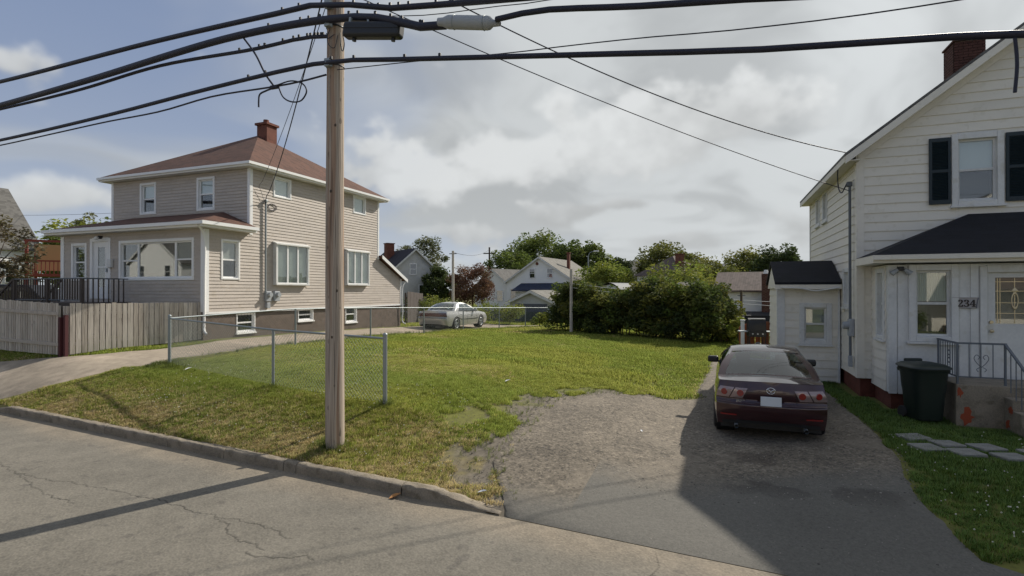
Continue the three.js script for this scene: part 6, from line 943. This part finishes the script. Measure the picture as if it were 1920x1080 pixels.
// ------------------------------------------------------------------ back-garden things
{
  const g = thing('barbecue', 'black gas barbecue with domed lid in front of the red wood fence', 'barbecue', [1.19, hgt(1.19, 19.2), -19.2], 0.1);
  part('lid', [quadMesh([...Array(13)].map((_, i) => { const a = Math.PI * i / 12; return [V(-0.26, 0.92 + Math.sin(a) * 0.4, -Math.cos(a) * 0.24), V(0.26, 0.92 + Math.sin(a) * 0.4, -Math.cos(a) * 0.24)]; })), ...[-0.26, 0.26].map(x => polyGeo([[...Array(13)].map((_, i) => { const a = Math.PI * i / 12; return [x, 0.92 + Math.sin(a) * 0.4, -Math.cos(a) * 0.24]; })]))], M.plastic, g);
  part('handle', cyl([-0.2, 1.3, 0.12], [0.2, 1.3, 0.12], 0.014), M.steel, g); part('firebox', rbox(-0.27, 0.27, 0.72, 0.92, -0.24, 0.24, 0.02), M.plastic, g);
  for (const s of [-1, 1]) part('side_shelf', rbox(Math.min(s * 0.275, s * 0.55), Math.max(s * 0.275, s * 0.55), 0.87, 0.9, -0.2, 0.2, 0.008), M.steelDull, g);
  for (const [x, z] of [[-0.23, -0.2], [0.23, -0.2], [-0.23, 0.2], [0.23, 0.2]]) part('leg', cyl([x, 0.02, z], [x, 0.72, z], 0.018), M.plastic, g);
  part('shelf', box(-0.24, 0.24, 0.2, 0.22, -0.2, 0.2), M.plastic, g); for (const x of [-0.15, 0, 0.15]) part('knob', new THREE.CylinderGeometry(0.025, 0.025, 0.03, 12).rotateX(1.571).translate(x, 0.82, 0.255), M.steel, g); part('gas_bottle', new THREE.SphereGeometry(0.13, 16, 12).scale(1, 1.2, 1).translate(0.05, 0.38, 0), M.steelDull, g);
}
boardFence('short red-brown plank fence behind the annex of the white house', [1.3, 20.9], [2.9, 20.6], 1.5, 1.5, 0.13, 0.008, null, { mats: M.redWood, seed: 61 });
boardFence('narrow brown plank fence panel beside the white post', [0.85, 20.4], [1.25, 20.9], 1.42, 1.45, 0.11, 0.01, null, { mats: M.redWood, seed: 62 });
tag(part('fence_post', [rbox(-0.06, 0.06, 0, 1.12, -0.06, 0.06, 0.01), rbox(-0.08, 0.08, 1.122, 1.17, -0.08, 0.08, 0.02)], M.vinyl), 'white capped post at the end of the red-brown fence', 'post').position.set(0.82, hgt(0.82, 20.3), -20.3);
{ const g = thing('side_gate', 'pale grey metal side gate past the right end of the hedge', 'gate', [0.4, hgt(0.6, 25.2), -25.4], 0.5); part('gate_frame', [box(0, 0.05, 0, 0.95, -0.02, 0.02), box(0.75, 0.8, 0, 0.95, -0.02, 0.02), box(0.05, 0.75, 0.88, 0.95, -0.02, 0.02), box(0.05, 0.75, 0, 0.06, -0.02, 0.02)], M.white, g); part('gate_panel', box(0.05, 0.75, 0.06, 0.88, -0.01, 0.01), M.pvcGrey, g); part('latch', rbox(0.7, 0.78, 0.5, 0.56, 0.021, 0.05, 0.01), M.iron, g); }
function woodPole(name, label, x, d, top, r, m = M.bark) { const y = hgt(x, d), p = thing(name, label, 'pole', [x, y, -d]); part('shaft', cyl([0, -0.2, 0], [0, top - y, 0], r, r * 0.82, 12), m, p); return p; }
woodPole('clothesline_post', 'tall bare timber clothesline post in front of the hedge', -6.86, 26.1, 3.68, 0.09, M.greyWood[0]);
{ const p = woodPole('clothesline_post', 'dark thin post by the side gate carrying the clotheslines', 0.96, 24.9, 2.62, 0.06, M.bark); part('bracket', box(-0.15, 0.15, 1.9, 1.94, -0.03, 0.03), M.iron, p); }
[[2.6, 2.2], [2.4, 2.05]].forEach(([a, b], i) => tag(part('clothesline', tube([...dropPts([-6.8, a + 0.35, -26.1], [0.95, b, -24.9], 0.05), ...dropPts([1.0, b, -24.9], [2.9, b + 0.02, -19.5], 0.03, 5)], 0.008, 60, 5), M.vinyl), i ? 'lower pale clothesline strung in front of the hedge' : 'upper pale clothesline strung in front of the hedge', 'clothesline'));
{ const p = woodPole('telephone_pole', 'slim grey telephone pole beyond the silver sedan', -18.59, 35.9, 5.6, 0.11, M.greyWood[0]); part('insulator', box(-0.3, 0.3, 5.0, 5.06, -0.04, 0.04), M.iron, p); const q = woodPole('telephone_pole', 'distant telephone pole beside the bushy mid-green tree', -29.9, 68.8, 8.7, 0.14); part('crossarm', box(-0.9, 0.9, 7.6, 7.75, -0.06, 0.06), M.bark, q); }
tag(part('distant_wire', tube(dropPts([-18.59, 5.5, -35.9], [-29.9, 8.4, -68.8], 0.5), 0.015, 40, 5), M.cable), 'thin wire between the two telephone poles', 'cable');
tag(part('distant_wire', tube(dropPts([-66, 9.6, -26], [-30, 8.2, -26], 0.4), 0.012, 40, 5), M.cable), 'thin wire crossing behind the porch roof of the beige house', 'cable');
{ const p = thing('street_lamp', 'slender street lamp among the trees behind the white cottage', 'street lamp', [-13.6, hgt(-13.6, 59), -59.3]); part('shaft', cyl([0, -0.2, 0], [0, 6.4, 0], 0.09, 0.06, 10), M.steelDull, p); part('arm', tube([[0, 6.3, 0], [0.2, 6.7, 0], [0.7, 6.85, 0]], 0.04, 16, 6), M.steelDull, p); part('lamp_head', rbox(0.6, 1.2, 6.78, 6.92, -0.12, 0.12, 0.05), M.vinyl, p); }
boardFence('grey plank fence at the rear corner of the beige house', [-18.0, 28.6], [-18.9, 32], 2.55, 2.4, 0.13, 0.01, null, { mats: [M.darkWood, mat(0.13, 0.115, 0.115, 0.9, { map: texBoard })], seed: 63 });
{ const f = thing('slatted_fence', 'dark green-grey privacy fence beyond the silver sedan', 'fence', [-16.9, 0, -36.3], 0.36), r = rng(9), m1 = [mat(0.05, 0.065, 0.06, 0.7), mat(0.06, 0.072, 0.066, 0.7)]; for (let i = 0; i < 34; i++) { const x = i * 0.16, y = hgt(-16.9 + x * 0.94, 36.3 + x * 0.35); part('slat', box(x, x + 0.15, y, 1.02, 0, 0.02), m1[i % 2], f); } part('rail', box(0, 5.44, 0.75, 0.82, -0.04, -0.002), m1[0], f); part('rail', box(0, 5.44, 0.35, 0.42, -0.04, -0.002), m1[0], f); }
{ // red timber deck and stair far left
  const k = thing('timber_stair', 'red-painted timber stair and deck beside the white house with the grey roof', 'stair', [-39.6, 0.9, -21.0], 0.9);
  part('deck', box(-0.95, 0.95, 2.6, 2.75, -1.5, 0.8), M.deckRed, k); part('screen', box(-0.9, 0.7, 3.0, 4.7, -1.4, -1.35), M.deckTan, k);
  for (const [x, z] of [[-0.9, 0.75], [0.9, 0.75], [-0.9, -1.45], [0.9, -1.45]]) part('post', box(x - 0.07, x + 0.07, 0, 4.72, z - 0.07, z + 0.07), M.deckRed, k);
  part('beam', [box(-1, 1, 4.72, 4.85, 0.7, 0.82), box(-1, 1, 3.5, 3.6, 0.71, 0.81)], M.deckRed, k); for (let i = 0; i < 9; i++) part('baluster', box(-0.82 + i * 0.2, -0.78 + i * 0.2, 2.75, 3.5, 0.74, 0.78), M.deckRed, k); part('stringer', bar([0.95, 2.7, 0.4], [3.2, 0.1, 0.4], 0.08, 0.25), M.deckRed, k); for (let i = 0; i < 9; i++) part('tread', box(0.96 + i * 0.25, 1.22 + i * 0.25, 2.42 - i * 0.28, 2.46 - i * 0.28, -0.5, 0.38), M.deckRed, k); part('stair_rail', bar([0.95, 3.6, 0.42], [3.2, 1.0, 0.42], 0.06, 0.08), M.deckRed, k);
}
{ // dark pickup seen over the left fence
  const c = thing('dark_pickup', 'dark parked pickup truck showing over the shaded fence', 'truck', [-30.6, hgt(-30.6, 15), -15.2], 0.55); const sh = new THREE.Shape([[-2.6, 0.45], [2.6, 0.45], [2.65, 1.0], [1.35, 1.1], [0.75, 1.75], [-0.75, 1.78], [-1.0, 1.12], [-2.65, 1.12]].map(p => new THREE.Vector2(...p)));
  part('body', new THREE.ExtrudeGeometry(sh, { depth: 1.7, bevelEnabled: true, bevelSize: 0.05, bevelThickness: 0.06, bevelSegments: 2 }).translate(0, 0, -0.85), mat(0.012, 0.014, 0.022, 0.3), c);
  for (const s of [-1, 1]) part('side_window', polyGeo([[[-0.62, 1.2, s * 0.915], [0.95, 1.2, s * 0.915], [0.62, 1.66, s * 0.915], [-0.55, 1.68, s * 0.915]]]), M.mirrorGlass, c);
  for (const x of [-1.7, 1.7]) for (const s of [-1, 1]) { const w = sub('wheel', c, [x, 0.38, s * 0.82]); part('tyre', new THREE.CylinderGeometry(0.38, 0.38, 0.24, 28).rotateX(1.571), M.rubber, w); part('rim', new THREE.CylinderGeometry(0.2, 0.2, 0.26, 20).rotateX(1.571), M.steel, w); }
}
// ------------------------------------------------------------------ litter
function leafLitter(x, d, y, s, m, label, cat, turn) { const g = []; for (let i = 0; i <= 8; i++) { const u = i / 8, w = Math.sin(u * 3.14) * 0.4 + 0.02; g.push([-1, -0.5, 0, 0.5, 1].map(v => V((u - 0.5) * s, 0.004 + s * (0.35 * v * v * w + 0.25 * u * u), v * w * s * 0.6))); } const o = tag(part('litter', quadMesh(g), m), label, cat); o.position.set(x, y, -d); o.rotation.y = turn; return o; }
leafLitter(-3.78, KERB(-3.78) - 0.1, 0.002, 0.16, mat(0.4, 0.2, 0.07, 0.8), 'curled dry orange leaf lying in the gutter against the kerb', 'leaf', 0.9);
leafLitter(-2.75, 6.1, hgt(-2.75, 6.1) + 0.01, 0.12, M.vinyl, 'scrap of white paper near the end of the kerb', 'paper scrap', 0.3);
leafLitter(-11.9, 9.2, hgt(-11.9, 9.2) + 0.02, 0.16, M.vinyl, 'scrap of white paper below the corner post of the chain-link fence', 'paper scrap', 1.3);
leafLitter(-4.3, 10.9, hgt(-4.3, 10.9) + 0.03, 0.14, M.vinyl, 'scrap of white paper out on the open grass', 'paper scrap', 0.8);
leafLitter(-1.25, 9.6, hgt(-1.25, 9.6) + 0.01, 0.07, M.vinyl, 'tiny white scrap on the gravel driveway', 'paper scrap', 2);
renderer.render(scene, camera);
